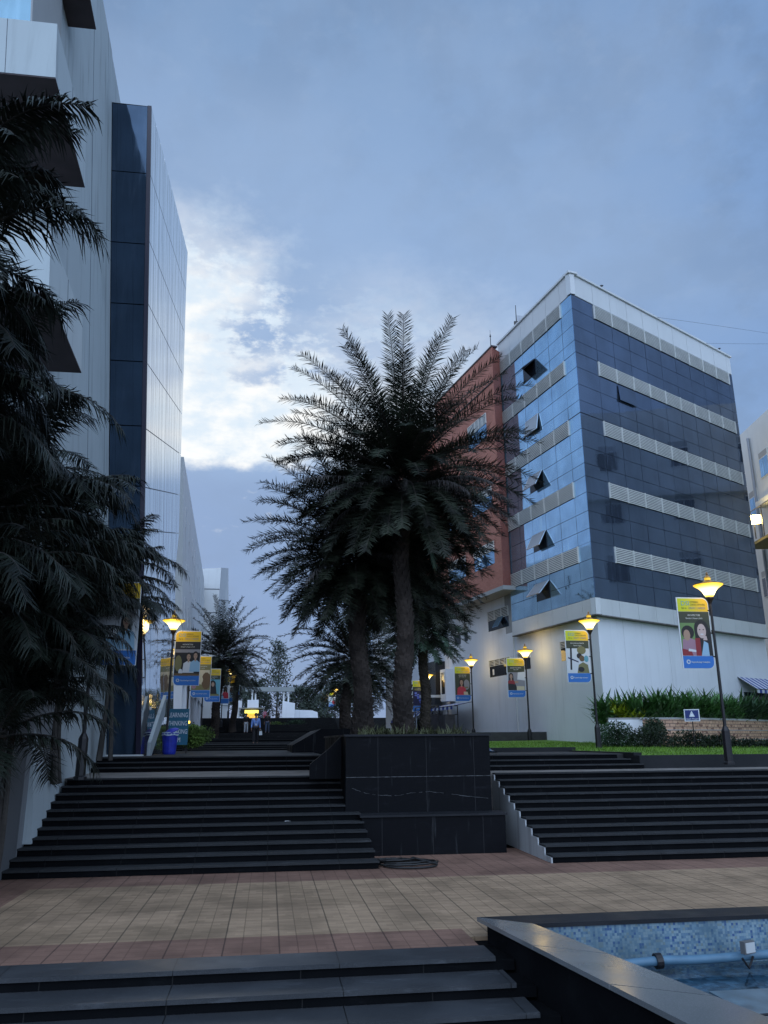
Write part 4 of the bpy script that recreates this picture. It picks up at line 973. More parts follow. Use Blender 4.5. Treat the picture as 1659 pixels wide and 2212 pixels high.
def lamp_post(loc, label, on=True, group='street lamps along the steps'):
    r = empty('street_lamp', loc, label, 'street lamp', group)
    MB().lathe([(.16, 0), (.16, .06), (.125, .09), (.12, .95), (.10, 1.0), (.06, 1.08)], 8).build('plinth', M_metal, r)
    MB().tube([(0, 0, 1.05), (0, 0, 2.9), (0, 0, 4.78)], [.05, .042, .036], 10).lathe([(.04, 4.7), (.07, 4.78), (.12, 4.86), (.12, 4.90), (.0, 4.9)], 12).build('pole', M_metal, r)
    MB().lathe([(.10, 4.90), (.15, 4.98), (.20, 5.08), (.29, 5.18), (.43, 5.265), (.44, 5.28), (.30, 5.285), (.0, 5.285)], 24).build('lamp_bowl', M_bowl if on else M_bowl0, r, smooth=True)
    MB().lathe([(.0, 5.286), (.45, 5.286), (.45, 5.30), (.22, 5.36), (.11, 5.42), (.0, 5.42)], 24).build('cap', M_cap, r, smooth=False)
    MB().lathe([(.09, 5.421), (.095, 5.50), (.07, 5.50), (.0, 5.50)], 12).build('collar', mat('collar_glow', (.6, .4, .05), .4, emit=(1, .6, .03), estr=.7) if on else M_cap, r)
    MB().lathe([(.0, 5.501), (.11, 5.51), (.06, 5.55), (.03, 5.60), (.035, 5.63), (.0, 5.70)], 12).build('finial', M_cap, r)
    if on:
        ld = bpy.data.lights.new('lamp_light', 'POINT'); ld.energy = 14; ld.color = (1, .70, .28); ld.shadow_soft_size = .3
        l = bpy.data.objects.new('lamp_light', ld); col.objects.link(l); l.parent = r; l.location = (0, 0, 5.75)
        ld2 = bpy.data.lights.new('lamp_light', 'POINT'); ld2.energy = 16; ld2.color = (1, .70, .28); ld2.shadow_soft_size = .3
        l2 = bpy.data.objects.new('lamp_light', ld2); col.objects.link(l2); l2.parent = r; l2.location = (0, -.62, 5.0)
    return r
def bheader():
    m, nt, b, o = base('banner_yellow_header'); sp = N(nt, 'ShaderNodeSeparateXYZ'); nt.links.new(o, sp.inputs[0])
    nt.links.new(mixc(nt, mapr(nt, sp.outputs[0], -1.05, -.15, 0, 1), (.50, .56, .01), (.66, .42, .01)), b.inputs['Base Color']); b.inputs['Roughness'].default_value = .6; return m
M_bh = bheader()
M_bf = mat('banner_blue_footer', (.02, .14, .44), .6); M_bwht = mat('banner_white_board', (.62, .66, .68), .6)
C_ = {k: mat('print_'+k, v, .6) for k, v in dict(darkgreen=(.03, .04, .02), green=(.12, .22, .07), skin=(.34, .22, .15), paleskin=(.46, .36, .33), hair=(.008, .007, .007), red=(.22, .015, .02), plaid=(.30, .17, .22), navy=(.006, .008, .05), blue=(.12, .16, .62),
      cyan=(.25, .42, .55), pink=(.42, .12, .18), white=(.55, .58, .60), olive=(.16, .15, .06), grey=(.22, .22, .24), black=(.008, .008, .01), coral=(.45, .03, .05), beige=(.50, .44, .30), brown=(.12, .07, .03), text=(.6, .62, .58), dtext=(.10, .11, .02), teal=(.10, .30, .36)).items()}
def disc(mb, x, z, rx, rz, y, n=12, a0=0, a1=2*pi):
    mb.add([(x+rx*cos(a0+(a1-a0)*i/n), y, z+rz*sin(a0+(a1-a0)*i/n)) for i in range(n)], [tuple(range(n))])
def shapes(design):
    """printed picture: list of (colour, draw) in unit banner coords x 0..1 (0 = away from pole), z 0..1.45"""
    S = []
    def E(c, x, z, rx, rz): S.append((c, 'e', (x, z, rx, rz)))
    def P(c, *pts): S.append((c, 'p', pts))
    def person(x, z, s, hair='hair', skin='skin', top='red'):
        E(hair, x, z+.02*s, .17*s, .21*s); P(hair, (x-.17*s, z), (x-.19*s, z-.35*s), (x+.19*s, z-.35*s), (x+.17*s, z))
        P(top, (x-.32*s, z-.85*s), (x+.32*s, z-.85*s), (x+.28*s, z-.36*s), (x+.08*s, z-.24*s), (x-.08*s, z-.24*s), (x-.28*s, z-.36*s))
        P(skin, (x-.05*s, z-.3*s), (x+.05*s, z-.3*s), (x+.05*s, z-.1*s), (x-.05*s, z-.1*s)); E(skin, x, z-.02*s, .11*s, .155*s)
        E(hair, x-.045*s, z+.01*s, .02*s, .012*s); E(hair, x+.045*s, z+.01*s, .02*s, .012*s); E('red', x, z-.085*s, .035*s, .012*s)
    if design == 0:
        P('darkgreen', (0, 0), (1, 0), (1, 1.25), (0, 1.25)); P('green', (0, .2), (.45, .2), (.5, .93), (0, .93))
        E('hair', .24, .66, .21, .20); P('plaid', (.0, .0), (.55, 0), (.52, .42), (.3, .50), (.05, .46)); E('skin', .20, .58, .11, .16); P('red', (0, 0), (.35, 0), (.3, .14), (0, .2)); P('white', (.2, .13), (.45, .1), (.46, .16), (.22, .2))
        E('hair', .70, .78, .24, .24); P('hair', (.46, .75), (.5, .15), (1, .02), (.97, .8)); P('cyan', (.62, 0), (.98, 0), (.9, .34), (.74, .42)); P('red', (.45, 0), (.62, 0), (.62, .5), (.46, .5)); E('paleskin', .70, .70, .145, .21)
        P('paleskin', (.72, .44), (.86, .44), (.84, .56), (.76, .56)); E('hair', .64, .74, .025, .014); E('hair', .76, .74, .025, .014); E('white', .70, .61, .055, .018); P('hair', (.88, 0), (1, 0), (1, .7), (.86, .75))
    elif design == 1:
        P('white', (0, 0), (1, 0), (1, 1.25), (0, 1.25)); P('darkgreen', (0, .95), (1, .95), (1, 1.25), (0, 1.25)); E('olive', .66, .88, .2, .16); P('black', (.12, .12), (.2, .12), (.24, 1), (.16, 1)); P('navy', (.05, .62), (.5, .45), (.5, .4), (.05, .56))
        E('hair', .55, .66, .12, .11); E('brown', .66, .56, .12, .12); P('olive', (.42, .0), (.95, .0), (.9, .32), (.7, .42), (.5, .32)); E('black', .6, .14, .14, .1); E('teal', .85, .55, .1, .13)
    elif design == 2:
        P('grey', (0, 0), (1, 0), (1, 1.25), (0, 1.25)); P('darkgreen', (0, .92), (1, .92), (1, 1.25), (0, 1.25)); person(.2, .72, .75, top='red'); P('white', (.55, .55), (1, .5), (1, .95), (.6, .92)); P('black', (0, 0), (.55, 0), (.45, .3), (0, .35)); P('beige', (.5, 0), (.95, .0), (.95, .2), (.5, .22)); P('grey', (.6, .22), (1, .2), (1, .5), (.65, .5)); E('skin', .5, .42, .12, .05)
    elif design == 3:
        P('darkgreen', (0, 0), (1, 0), (1, 1.25), (0, 1.25)); E('grey', .75, .6, .2, .3); person(.42, .74, .95, top='coral'); P('beige', (.55, .02), (.85, .0), (.8, .18), (.55, .2)); P('olive', (.6, .4), (.85, .4), (.85, .48), (.6, .48))
    elif design == 4:
        P('navy', (0, 0), (1, 0), (1, 1.25), (0, 1.25)); P('darkgreen', (0, 1.0), (1, 1.0), (1, 1.25), (0, 1.25)); E('olive', .5, 1.08, .38, .09)
        for i in range(7):
            t = i/6; E('blue', .22+.52*t+.09*sin(i*1.7), .85-.7*t, .085, .05); E('blue', .22+.52*t-.09*sin(i*1.7), .85-.7*t-.05, .085, .045)
        for i in range(6): P('cyan', (.15+.1*i, .78-.12*i), (.32+.1*i, .84-.12*i), (.32+.1*i, .86-.12*i), (.15+.1*i, .80-.12*i))
    elif design == 5:
        P('black', (0, 0), (1, 0), (1, 1.25), (0, 1.25)); P('grey', (0, .85), (1, .85), (1, .97), (0, .97)); person(.55, .70, .7, top='white'); person(.82, .74, .7, top='cyan'); E('olive', .15, .45, .14, .3); E('white', .25, .13, .08, .12); P('brown', (.0, .0), (1, 0), (1, .07), (0, .09))
    elif design == 6:
        P('olive', (0, 0), (1, 0), (1, 1.25), (0, 1.25)); P('beige', (.1, .3), (.95, .25), (.95, .98), (.12, .98)); E('olive', .3, .80, .13, .1); E('brown', .78, .45, .25, .42); E('plaid', .15, .3, .14, .25); E('beige', .45, .5, .16, .2)
    elif design == 7:
        P('teal', (0, 0), (1, 0), (1, 1.25), (0, 1.25)); P('darkgreen', (0, 1), (1, 1), (1, 1.25), (0, 1.25)); E('hair', .5, .70, .22, .26); P('hair', (.2, .1), (.8, .1), (.72, .62), (.28, .62)); E('skin', .52, .70, .10, .14); P('olive', (.2, 0), (1, 0), (.9, .12), (.3, .12))
    else:
        P('white', (0, 0), (1, 0), (1, 1.25), (0, 1.25)); P('darkgreen', (0, 1), (1, 1), (1, 1.25), (0, 1.25)); person(.7, .7, .8, top='coral' if design == 8 else 'cyan'); P('cyan', (0, 0), (.6, 0), (.5, .25), (0, .3)); P('black', (0, .3), (.6, .22), (.6, .27), (0, .36))
    return S
HEADS = [('ARCHITECTURE', "Bachelor's | Master's | Ph.D"), ('BIOLOGICAL SCIENCES', 'Diploma | Degree'), ('BUSINESS MANAGEMENT', 'Degree | MBA'), ('COMPUTER STUDIES', 'Diploma | Degree | PG'), ('GENETICS', 'Degree | PG')]
def banner(loc, side_, label, design, full=True, z0=2.75):
    """side_ -1: hangs to the left of the pole, +1: to the right"""
    r = empty('banner', loc, label, 'banner', 'advertising banners on the lamp posts')
    W = 1.0; g_ = .10; x0 = -g_-W if side_ < 0 else g_; zb = z0; Hh = 2.12
    def outline(xa, xb, za, zb_, rc_top, rc_bot, y, t):
        """rectangle with the pole-side corners rounded"""
        pts = []
        px_, fx2 = (xb, xa) if side_ < 0 else (xa, xb); s = 1 if side_ < 0 else -1
        pts.append((fx2, y, za))
        if rc_bot:
            for i in range(6): a = -pi/2+pi/2*i/5; pts.append((px_-s*rc_bot+s*rc_bot*cos(a), y, za+rc_bot+rc_bot*sin(a)))
        else: pts.append((px_, y, za))
        if rc_top:
            for i in range(6): a = pi/2*i/5; pts.append((px_-s*rc_top+s*rc_top*cos(a), y, zb_-rc_top+rc_top*sin(a)))
        else: pts.append((px_, y, zb_))
        pts.append((fx2, y, zb_)); return MB().prism(pts, (0, t, 0))
    outline(x0-.012, x0+W+.012, zb-.012, zb+Hh+.012, .2, .2, -.01, .03).build('board', M_bwht, r)
    outline(x0+.02, x0+W-.005, zb+Hh-.42, zb+Hh-.02, .18, 0, -.0135, .003).build('header', M_bh, r)
    outline(x0+.02, x0+W-.005, zb+.0, zb+.36, 0, .18, -.0135, .003).build('footer', M_bf, r)
    px0 = x0+.02; sx_ = W-.025; pz0 = zb+.37; sz_ = (Hh-.42-.38)/1.25
    pic = MB().box(px0, px0+sx_, -.0135, -.0105, pz0, zb+Hh-.425).build('picture', C_['darkgreen'], r)
    lay = {}
    for i, (c, t, a) in enumerate(shapes(design)):
        y_ = -.0138-.0004*i; mb = lay.setdefault(c, MB())
        cl = lambda v, lo, hi: max(lo, min(hi, v))
        if t == 'e':
            x_, z_, rx, rz = a; mb.add([(px0+sx_*cl(x_+rx*cos(2*pi*k/14), 0, 1), y_, pz0+sz_*cl(z_+rz*sin(2*pi*k/14), 0, 1.25)) for k in range(14)], [tuple(range(14))])
        else: mb.add([(px0+sx_*cl(x_, 0, 1), y_, pz0+sz_*cl(z_, 0, 1.25)) for x_, z_ in a], [tuple(range(len(a)))])
    for c, mb in lay.items(): mb.build('print', C_[c], pic)
    if full:
        yt = -.016
        text_mesh('lettering', 'DSI', .20, C_['teal'], r, (x0+.12, yt, zb+Hh-.235), (pi/2, 0, 0))
        text_mesh('lettering', 'OFFERING\nCHOICE OPTIONS', .082, C_['dtext'], r, (x0+.42, yt, zb+Hh-.155), (pi/2, 0, 0), sx=.72)
        text_mesh('lettering', 'for a', .10, C_['dtext'], r, (x0+.14, yt, zb+Hh-.345), (pi/2, 0, 0), sx=.8)
        text_mesh('lettering', 'GREAT CAREER', .10, C_['grey'], r, (x0+.36, yt, zb+Hh-.345), (pi/2, 0, 0), sx=.78)
        text_mesh('lettering', 'Dayananda Sagar Institutions', .075, C_['text'], r, (x0+.27, yt, zb+.16), (pi/2, 0, 0), sx=.68)
        a, b_ = HEADS[design % 5]
        text_mesh('lettering', a, .075, C_['text'], r, (x0+W/2, -.026, zb+Hh-.56), (pi/2, 0, 0), 'CENTER', sx=.75)
        text_mesh('lettering', b_, .065, C_['text'], r, (x0+W/2, -.026, zb+Hh-.65), (pi/2, 0, 0), 'CENTER', sx=.75)
    em_ = MB()
    for k in range(12): a0 = 2*pi*k/12; a1 = 2*pi*(k+.8)/12; em_.add([(x0+.18+.035*cos(a0), -.0145, zb+.19+.035*sin(a0)), (x0+.18+.065*cos(a0), -.0145, zb+.19+.065*sin(a0)), (x0+.18+.065*cos(a1), -.0145, zb+.19+.065*sin(a1)), (x0+.18+.035*cos(a1), -.0145, zb+.19+.035*sin(a1))], [(0, 1, 2, 3)])
    em_.build('emblem', C_['text'], r)
    br = MB()
    for zz in (zb+.35, zb+1.05, zb+Hh-.38): br.tube([(0, .0, zz), (side_*(g_+.03), .0, zz)], .022, 6)
    br.build('bracket', M_metal, r); return r
lamps = [((13.29, 22.9, 1.76), 'lit street lamp nearest at the right, on the black kerb beside the top step', -1, 0, 'banner with a smiling long-haired woman and a woman in plaid reading'),
 ((13.2, 32.3, 2.0), 'lit street lamp in front of the corner of the glass block', -1, 1, 'banner with a worker bent over equipment, on the lamp by the building corner'),
 ((14.1, 44.0, 2.0), 'lit street lamp before the ground floor windows of the white wall', -1, 2, 'banner with a person seated at a desk, before the ground floor windows'),
 ((12.6, 50.5, 2.1), 'lit street lamp beside the black kiosk frame', -1, 3, 'banner with a smiling woman in a red jacket beside the kiosk frame'),
 ((11.2, 58.0, 1.75), 'lit street lamp left of the striped shop awning', -1, 4, 'banner with blue DNA spirals left of the striped awning')]
for (loc, lab, s, dz, bl_) in lamps:
    lamp_post(loc, lab); banner(loc, s, bl_, dz)
left = [((-4.5, 21.4, 1.65), 'street lamp half hidden by palm fronds at the top of the left flight', False, 9, 'banner mostly hidden behind palm fronds, only its blue foot clear'),
 ((-3.87, 33, 1.9), 'lit street lamp glaring through palm fronds beside the blue bins', True, 5, 'banner with two men in pale shirts, on the lamp beside the blue bins'),
 ((-4.2, 44, 2.0), 'street lamp whose head is hidden behind the banner of the two men', True, 6, 'yellowish banner glowing from the lamp light, second row on the left'),
 ((-4.35, 55.3, 2.3), 'unlit street lamp with a pale shade before the avenue palm', False, 7, 'banner with a dark-haired woman in a dark jacket on the left side'),
 ((-4.3, 67, 2.7), 'small far street lamp fourth along the left of the avenue', False, 8, 'banner with a figure in bright coral on the left side of the avenue'),
 ((-4.4, 79, 3.4), 'small far lit street lamp fifth along the left of the avenue', True, 9, 'small far blue and yellow banner behind the coral one'),
 ((-4.4, 92, 4.74), 'smallest lit street lamp at the far left end of the avenue', True, 7, 'smallest far banner at the left end of the avenue')]
for i, (loc, lab, on, dz, bl_) in enumerate(left):
    lamp_post(loc, lab, on); banner(loc, 1, bl_, dz, i < 4)
for loc, lab, bl_, d_ in (((9.7, 140, 4.74), 'far lit street lamp under the palm right of the gateway', 'far banner left of the pair right of the gateway', 9), ((10.0, 125, 4.74), 'far lit street lamp higher of the pair under the dark palm', 'far banner nearer the palm trunk right of the gateway', 8)):
    lamp_post(loc, lab, True); banner(loc, -1, bl_, d_, False)
# extra far banner next to trunks
# ------------------------------------------------------------------ bins, notice board, hedge bush at left
def bin_(loc, label, c, tilt):
    r = empty('bin', loc, label, 'bin', 'blue bins at the foot of the tower'); m_ = mat('bin_'+('bright' if c[2] > .3 else 'dark')+'_blue', c, .45, noise=.2, nscale=5)
    MB().lathe([(.21, 0), (.24, .1), (.29, .72), (.31, .74), (.31, .78), (.27, .78), (.26, .7), (.0, .3)], 16).build('body', m_, r, smooth=False)
    l = MB().lathe([(.30, 0), (.31, .03), (.22, .10), (.08, .15), (.0, .15)], 16).build('lid', m_, r); l.location = (.03, 0, .80); l.rotation_euler = (radians(8), radians(tilt), 0)
    b_ = MB()
    for k in range(14):
        a = 2*pi*k/14; a2 = 2*pi*(k+1)/14; b_.add([(.315*cos(a), .315*sin(a), .70+.02*sin(k*2.3)), (.315*cos(a2), .315*sin(a2), .70+.02*sin(k*2.3+2)), (.30*cos(a2), .30*sin(a2), .82), (.30*cos(a), .30*sin(a), .82)], [(0, 1, 2, 3)])
    b_.build('liner_bag', mat('pale_plastic_bag', (.45, .55, .62), .4), r)
    return r
bin_((-3.65, 32.2, 1.95+.1), 'bright blue bin with tilted lid beside the teal notice board', (.018, .035, .40), -24)
bin_((-4.35, 31.2, 1.95+.1), 'dark blue bin left of the lamp post at the tower foot', (.012, .018, .14), 14)
NB = empty('notice_board', (-3.62, 34.3, 2.05), 'teal notice board with rows of pale lettering behind the blue bin', 'notice board')
MB().box(-.42, .42, -.02, .02, .35, 1.75).build('board', mat('teal_board', (.015, .13, .21), .5), NB)
for x in (-.38, .38): MB().tube([(x, .04, 0), (x, .04, 1.7)], .02, 6).build('leg', M_metal, NB)
for i, t in enumerate(('LEARNING', 'THINKING', 'WORKING', 'DREAM')): text_mesh('lettering', t, .26, M_letter, NB, (-.39, -.024, 1.42-.32*i), (pi/2, 0, 0), sx=.62)
bush('rounded lit green bush beside the left lamp post at the avenue edge', (-3.6, 40.5, 2.75), (.95, .8, .62), 21, M_bushl, 2600, .10)
bush('small bush at the foot of the steep far steps', (-.0+.6, 80.2, 3.9), (1.2, .6, .5), 22, M_bushl, 900, .12)
bush('low dark bush on the far steps right of the walkers', (2.6, 80.4, 4.0), (1.0, .6, .6), 23, M_bush2, 900, .12)
sl = empty('garden_light', (-4.0, 43.0, 2.05), 'small yellow garden light beside the lit bush', 'light')
MB().tube([(0, 0, 0), (0, 0, 1.35)], .02, 6).build('stake', M_metal, sl); MB().lathe([(.0, 1.35), (.06, 1.38), (.07, 1.45), (.0, 1.5)], 8).build('lamp', mat('garden_glow', (1, .7, .1), .5, emit=(1, .65, .08), estr=3.5), sl)
ld = bpy.data.lights.new('garden_light_source', 'POINT'); ld.energy = 9; ld.color = (1, .8, .35); ld.shadow_soft_size = .1
l = bpy.data.objects.new('garden_light_source', ld); col.objects.link(l); l.parent = sl; l.location = (.1, -.6, 1.7)
# potted strip plants against the white ground floor
bush('dark shrubs against the white columns of the long building', (-4.6, 49.5, 2.9), (.9, .7, .8), 24, M_bush, 1500, .13)

# ------------------------------------------------------------------ palms
def frond(mb, base_, az, el, L, seed, droop=1.0, nl=44, ll=.42, w=.02, hangf=.25, vee=.5, rach=None, side_twist=0., curl=1.0, fw0=.42):
    R_ = random.Random(seed); p = V(base_); e = el; seg = 12; pts = [p.copy()]; dirs = []
    for k in range(seg):
        t = k/seg; d = V((sin(az)*cos(e), cos(az)*cos(e), sin(e))); dirs.append(d); p = p+d*(L/seg); pts.append(p.copy())
        e -= droop*(.03+.15*t)*(.35+.65*abs(cos(e)))
        az += side_twist*.02
    dirs.append(dirs[-1])
    if rach is not None: rach.tube(pts, [.028*(1-.85*i/seg) for i in range(seg+1)], 4)
    for i in range(nl):
        t = .12+.88*i/nl; f = t*seg; k = min(int(f), seg-1); u = f-k; q = pts[k].lerp(pts[k+1], u); d = dirs[k].lerp(dirs[k+1], u).normalized()
        sd_ = d.cross(UP); 
        if sd_.length < .05: sd_ = V((1, 0, 0))
        sd_.normalize(); nn = sd_.cross(d).normalized()
        env = min(1, .35+2.2*t)*(1-.55*max(0, (t-.45)/.55)**1.6)
        for s in (-1, 1):
            la = ll*env*R_.uniform(.62, 1.15); fwd = fw0+.55*t*t+R_.uniform(-.3, .3)
            dd = (sd_*s*curl + d*fwd + nn*(vee*R_.uniform(-.2, .9)) ).normalized()
            tip = q+dd*la+V((R_.uniform(-.12, .12), R_.uniform(-.12, .12), -1))*la*hangf*R_.uniform(.3, 1.6)+nn*la*R_.uniform(-.12, .12); mid = q+dd*la*.55-V((0, 0, 1))*la*hangf*.25
            wv = d*w
            mb.add([q-wv*.5, q+wv*.5, mid+wv*.7, tip, mid-wv*.7], [(0, 1, 2, 4), (4, 2, 3)])
def palm_trunk(mb, base_, top, r0, r1, seed, stubs=True):
    R_ = random.Random(seed); b_, t_ = V(base_), V(top); n = 14; pts = [b_.lerp(t_, i/n)+V((.05*sin(i*.8+seed), .05*cos(i*.6), 0)) for i in range(n+1)]
    rr = [r0*(1.25-.25*min(1, i/2)) + (r1-r0)*i/n for i in range(n+1)]
    mb.tube(pts, rr, 14)
    if stubs:
        H_ = (t_-b_).length; k = int(H_/.085)
        for i in range(k*5):
            f = i/(k*5); a = i*2.39996; j = f*n; q = pts[int(j)].lerp(pts[min(n, int(j)+1)], j-int(j)); r = rr[int(j)]
            out = V((cos(a), sin(a), 0)); sd_ = V((-sin(a), cos(a), 0)); p0 = q+out*r*.93; w_ = .075*R_.uniform(.8, 1.2); h_ = .12*R_.uniform(.8, 1.3); o_ = .055*R_.uniform(.5, 1.5)
            mb.add([p0-sd_*w_-UP*h_, p0+sd_*w_-UP*h_, p0+out*o_+sd_*w_*.6+UP*h_*.4, p0+out*o_-sd_*w_*.6+UP*h_*.4, p0+UP*h_*.5-sd_*w_*.5, p0+UP*h_*.5+sd_*w_*.5], [(0, 1, 2, 3), (3, 2, 5, 4), (0, 3, 4), (1, 5, 2)])
def date_palm(label, base_, ctr, L, seed, nf=90, mat_=M_palm, nl=46, r0=.23, ll=.44, dead=0, w=.018, dmin=-58, group='date palms along the middle and sides of the steps', stubs=True, droop=.85, cz=0):
    root = empty('palm_tree', base_, label, 'palm tree', group); o = root.location
    R_ = random.Random(seed); tr = MB(); c = V(ctr); palm_trunk(tr, base_, (c.x, c.y, c.z-.4), r0, r0*.78, seed, stubs)
    tr.build('trunk', M_trunk, root, o)
    cr = MB(); ra = MB(); dd = MB(); dr = MB()
    for i in range(nf):
        f = (i+.5)/nf; az = i*2.39996+R_.uniform(-.2, .2); el = math.asin(max(-1, min(.998, .995-(.995-sin(radians(dmin)))*f**.92)))+R_.uniform(-.1, .1)
        Lf = L*(1.0 if f < .12 else max(.70, 1.0-.42*(f-.12)))*R_.uniform(.9, 1.05)
        st = c+V((sin(az)*.16, cos(az)*.16, .45-1.1*f))
        frond(cr, st, az, el, Lf, seed*1000+i, droop*(.75 if el > .8 else 1.0), nl, ll, w, .08, .75, ra)
    cr.build('crown', mat_, root, o); ra.build('midrib', M_trunk, root, o)
    for i in range(dead):
        az = R_.uniform(1.2, 5.1) if i % 3 else R_.uniform(-pi, pi); el = radians(R_.uniform(-20, 12)); st = c+V((sin(az)*.25, cos(az)*.25, -.25))
        frond(dd, st, az, el, L*R_.uniform(.5, .82), seed*77+i, .7, int(nl*.6), ll*.6, w, .9, .0, dr, curl=.45)
    if dead: dd.build('dead_fronds', M_palmd, root, o, label='dry greyish drooping fronds')
    return root
date_palm('tallest date palm in the middle planter with a full dark crown', (3.58, 21.9, 2.6), (3.63, 22.0, 9.75), 4.35, 3, 165, M_palm, 112, .235, .54, 14, .018, -30, droop=.9)
date_palm('thick-trunked date palm left of the tallest one, in the same planter', (2.72, 23.9, 2.6), (2.50, 24.4, 8.15), 3.75, 5, 155, M_palm, 100, .27, .54, 4, .019, -38, droop=.75)
date_palm('shorter date palm behind the tallest, its crown showing right of the trunk', (4.35, 26.9, 2.6), (4.75, 28.0, 8.3), 3.6, 8, 130, M_palm, 88, .24, .54, 2, .021, -38, droop=.75)
date_palm('low date palm behind the thick trunk, fronds reaching left over the avenue', (3.3, 37.5, 2.2), (3.7, 38.0, 6.5), 3.7, 12, 80, M_palm, 60, .27, .46, 0, .03, -25, droop=.8)
date_palm('bluish green date palm seen right of the trunks, before the white wall', (8.3, 43.5, 2.2), (8.3, 44.0, 8.3), 3.3, 15, 90, M_palmg, 56, .28, .5, 0, .034, -18)
date_palm('date palm on the left side of the avenue with a heavy drooping crown', (-3.9, 60.5, 2.4), (-3.5, 60.0, 8.6), 4.1, 18, 92, M_palm, 56, .3, .5, 0, .036, -28)
date_palm('farther left avenue date palm half behind the nearer one', (-3.2, 76.0, 3.4), (-2.9, 75.0, 8.6), 4.0, 22, 60, M_palm, 36, .3, .5, 0, .04, -30, stubs=False)
date_palm('dark date palm deep behind the planter palms', (5.8, 52.0, 2.3), (5.6, 52.0, 6.6), 3.9, 25, 60, M_palm, 36, .3, .55, 0, .035, -40, stubs=False)
date_palm('dark date palm farthest back at the right of the avenue', (8.3, 70, 2.8), (8.0, 70.0, 8.0), 4.2, 28, 54, M_palm, 30, .3, .6, 0, .045, stubs=False)

def areca(label, base_, ctrs, L, seed, nf=11, nl=78, ll=.55, azbias=None, w=.021, elr=(-5, 70)):
    root = empty('areca_palm', base_, label, 'palm', 'areca palms at the left edge'); o = root.location; R_ = random.Random(seed)
    st = MB(); cr = MB(); ra = MB()
    for j, c in enumerate(ctrs):
        c = V(c); b_ = V(base_)+V((R_.uniform(-.3, .3), R_.uniform(-.3, .3), 0)); pts = [b_.lerp(c, t)+V((.1*sin(3*t+j), 0, 0)) for t in [k/8 for k in range(9)]]
        st.tube(pts, [.07-.03*k/8 for k in range(9)], 7)
        for i in range(nf):
            az = (azbias if azbias is not None else pi/2)+(i/nf-.5)*2*pi*.92+R_.uniform(-.2, .2); el = radians(R_.uniform(*elr))
            frond(cr, c, az, el, L*R_.uniform(.8, 1.15), seed*500+j*40+i, 1.25, nl, ll, w, .55, .3, ra, R_.uniform(-2, 2))
    st.build('stem', M_stem, root, o); cr.build('crown', M_areca, root, o); ra.build('midrib', M_stem, root, o); return root
areca('tall areca palm at the upper left corner in front of the projecting boxes', (-4.6, 8.8, -.2), [(-3.95, 8.5, 8.75), (-4.1, 8.9, 8.0), (-4.4, 9.4, 7.3), (-4.5, 9.8, 6.6)], 1.95, 41, 17)
areca('dense areca palm at the left edge below the tallest', (-5.0, 12.4, -.2), [(-4.9, 12.0, 7.6), (-4.9, 12.8, 6.6), (-4.6, 12.6, 5.9), (-5.2, 12.0, 5.2), (-4.8, 12.3, 4.5)], 2.5, 43, 15)
areca('broad areca palm reaching across the white wall', (-5.1, 15.0, -.1), [(-4.9, 15.0, 7.3), (-4.6, 15.3, 6.6), (-4.7, 15.6, 6.0), (-4.5, 15.0, 5.4), (-5.0, 14.6, 4.8), (-4.9, 15.4, 4.0)], 2.5, 47, 16)
areca('drooping areca palm low in front of the plinth at the left frame edge', (-4.9, 15.9, -.1), [(-4.7, 15.8, 3.9), (-4.6, 16.1, 3.2), (-4.8, 15.5, 2.6), (-4.5, 16.4, 4.4)], 2.1, 71, 13)
areca('low areca palm beside the left end of the wide flight', (-5.5, 17.6, -.1), [(-5.0, 17.0, 6.2), (-5.1, 17.3, 5.4), (-5.2, 17.6, 4.6), (-5.4, 17.0, 3.8), (-4.9, 17.2, 4.9)], 2.5, 53, 15)
areca('areca palm in front of the glass tower behind the left lamp', (-5.0, 20.4, 1.6), [(-4.9, 20.6, 7.2), (-5.0, 20.4, 6.6), (-4.8, 20.8, 6.0), (-5.0, 20.4, 5.3), (-4.9, 20.2, 4.7), (-4.8, 20.6, 6.7)], 2.0, 59, 15)
areca('areca palm whose fronds cross the glaring lamp at the tower foot', (-4.9, 25.8, 2.0), [(-4.8, 25.8, 8.0), (-4.9, 26.2, 7.3), (-4.7, 25.6, 6.6)], 2.0, 63, 14)
struct('planting_bed', MB().box(-12, -5.02, 8, 18.6, -.3, .02), mat('dark_soil', (.03, .025, .02), .95))

# spiky plants in the planter
def tuft(seed, h=.45, n=26):
    R_ = random.Random(seed); mb = MB()
    for i in range(n):
        a = R_.uniform(0, 2*pi); e = R_.uniform(.5, 1.5); L = h*R_.uniform(.5, 1.1); d = V((cos(a)*cos(e), sin(a)*cos(e), sin(e))); s = V((-sin(a), cos(a), 0))*.014
        b_ = V((R_.uniform(-.12, .12), R_.uniform(-.12, .12), 0)); mb.add([b_-s, b_+s, b_+d*L*.6+s*.8, b_+d*L+V((cos(a), sin(a), -.8))*L*.12, b_+d*L*.6-s*.8], [(0, 1, 2, 4), (4, 2, 3)])
    return mb
protos = []
for i in range(3):
    r = empty('spiky_plant', (2.35+i*.2, 20.7, 2.6), 'spiky grassy plant along the front rim of the palm planter', 'plant', 'spiky plants in the planter'); tuft(200+i, .24+.07*i, 20).build('blades', M_spiky, r); protos.append(r)
for i in range(30):
    c = copy_tree(protos[i % 3]); c.location = (2.3+2.7*((i*.618) % 1), 20.6+.5*((i*.37) % 1), 2.6); c.rotation_euler = (0, 0, i*1.3)

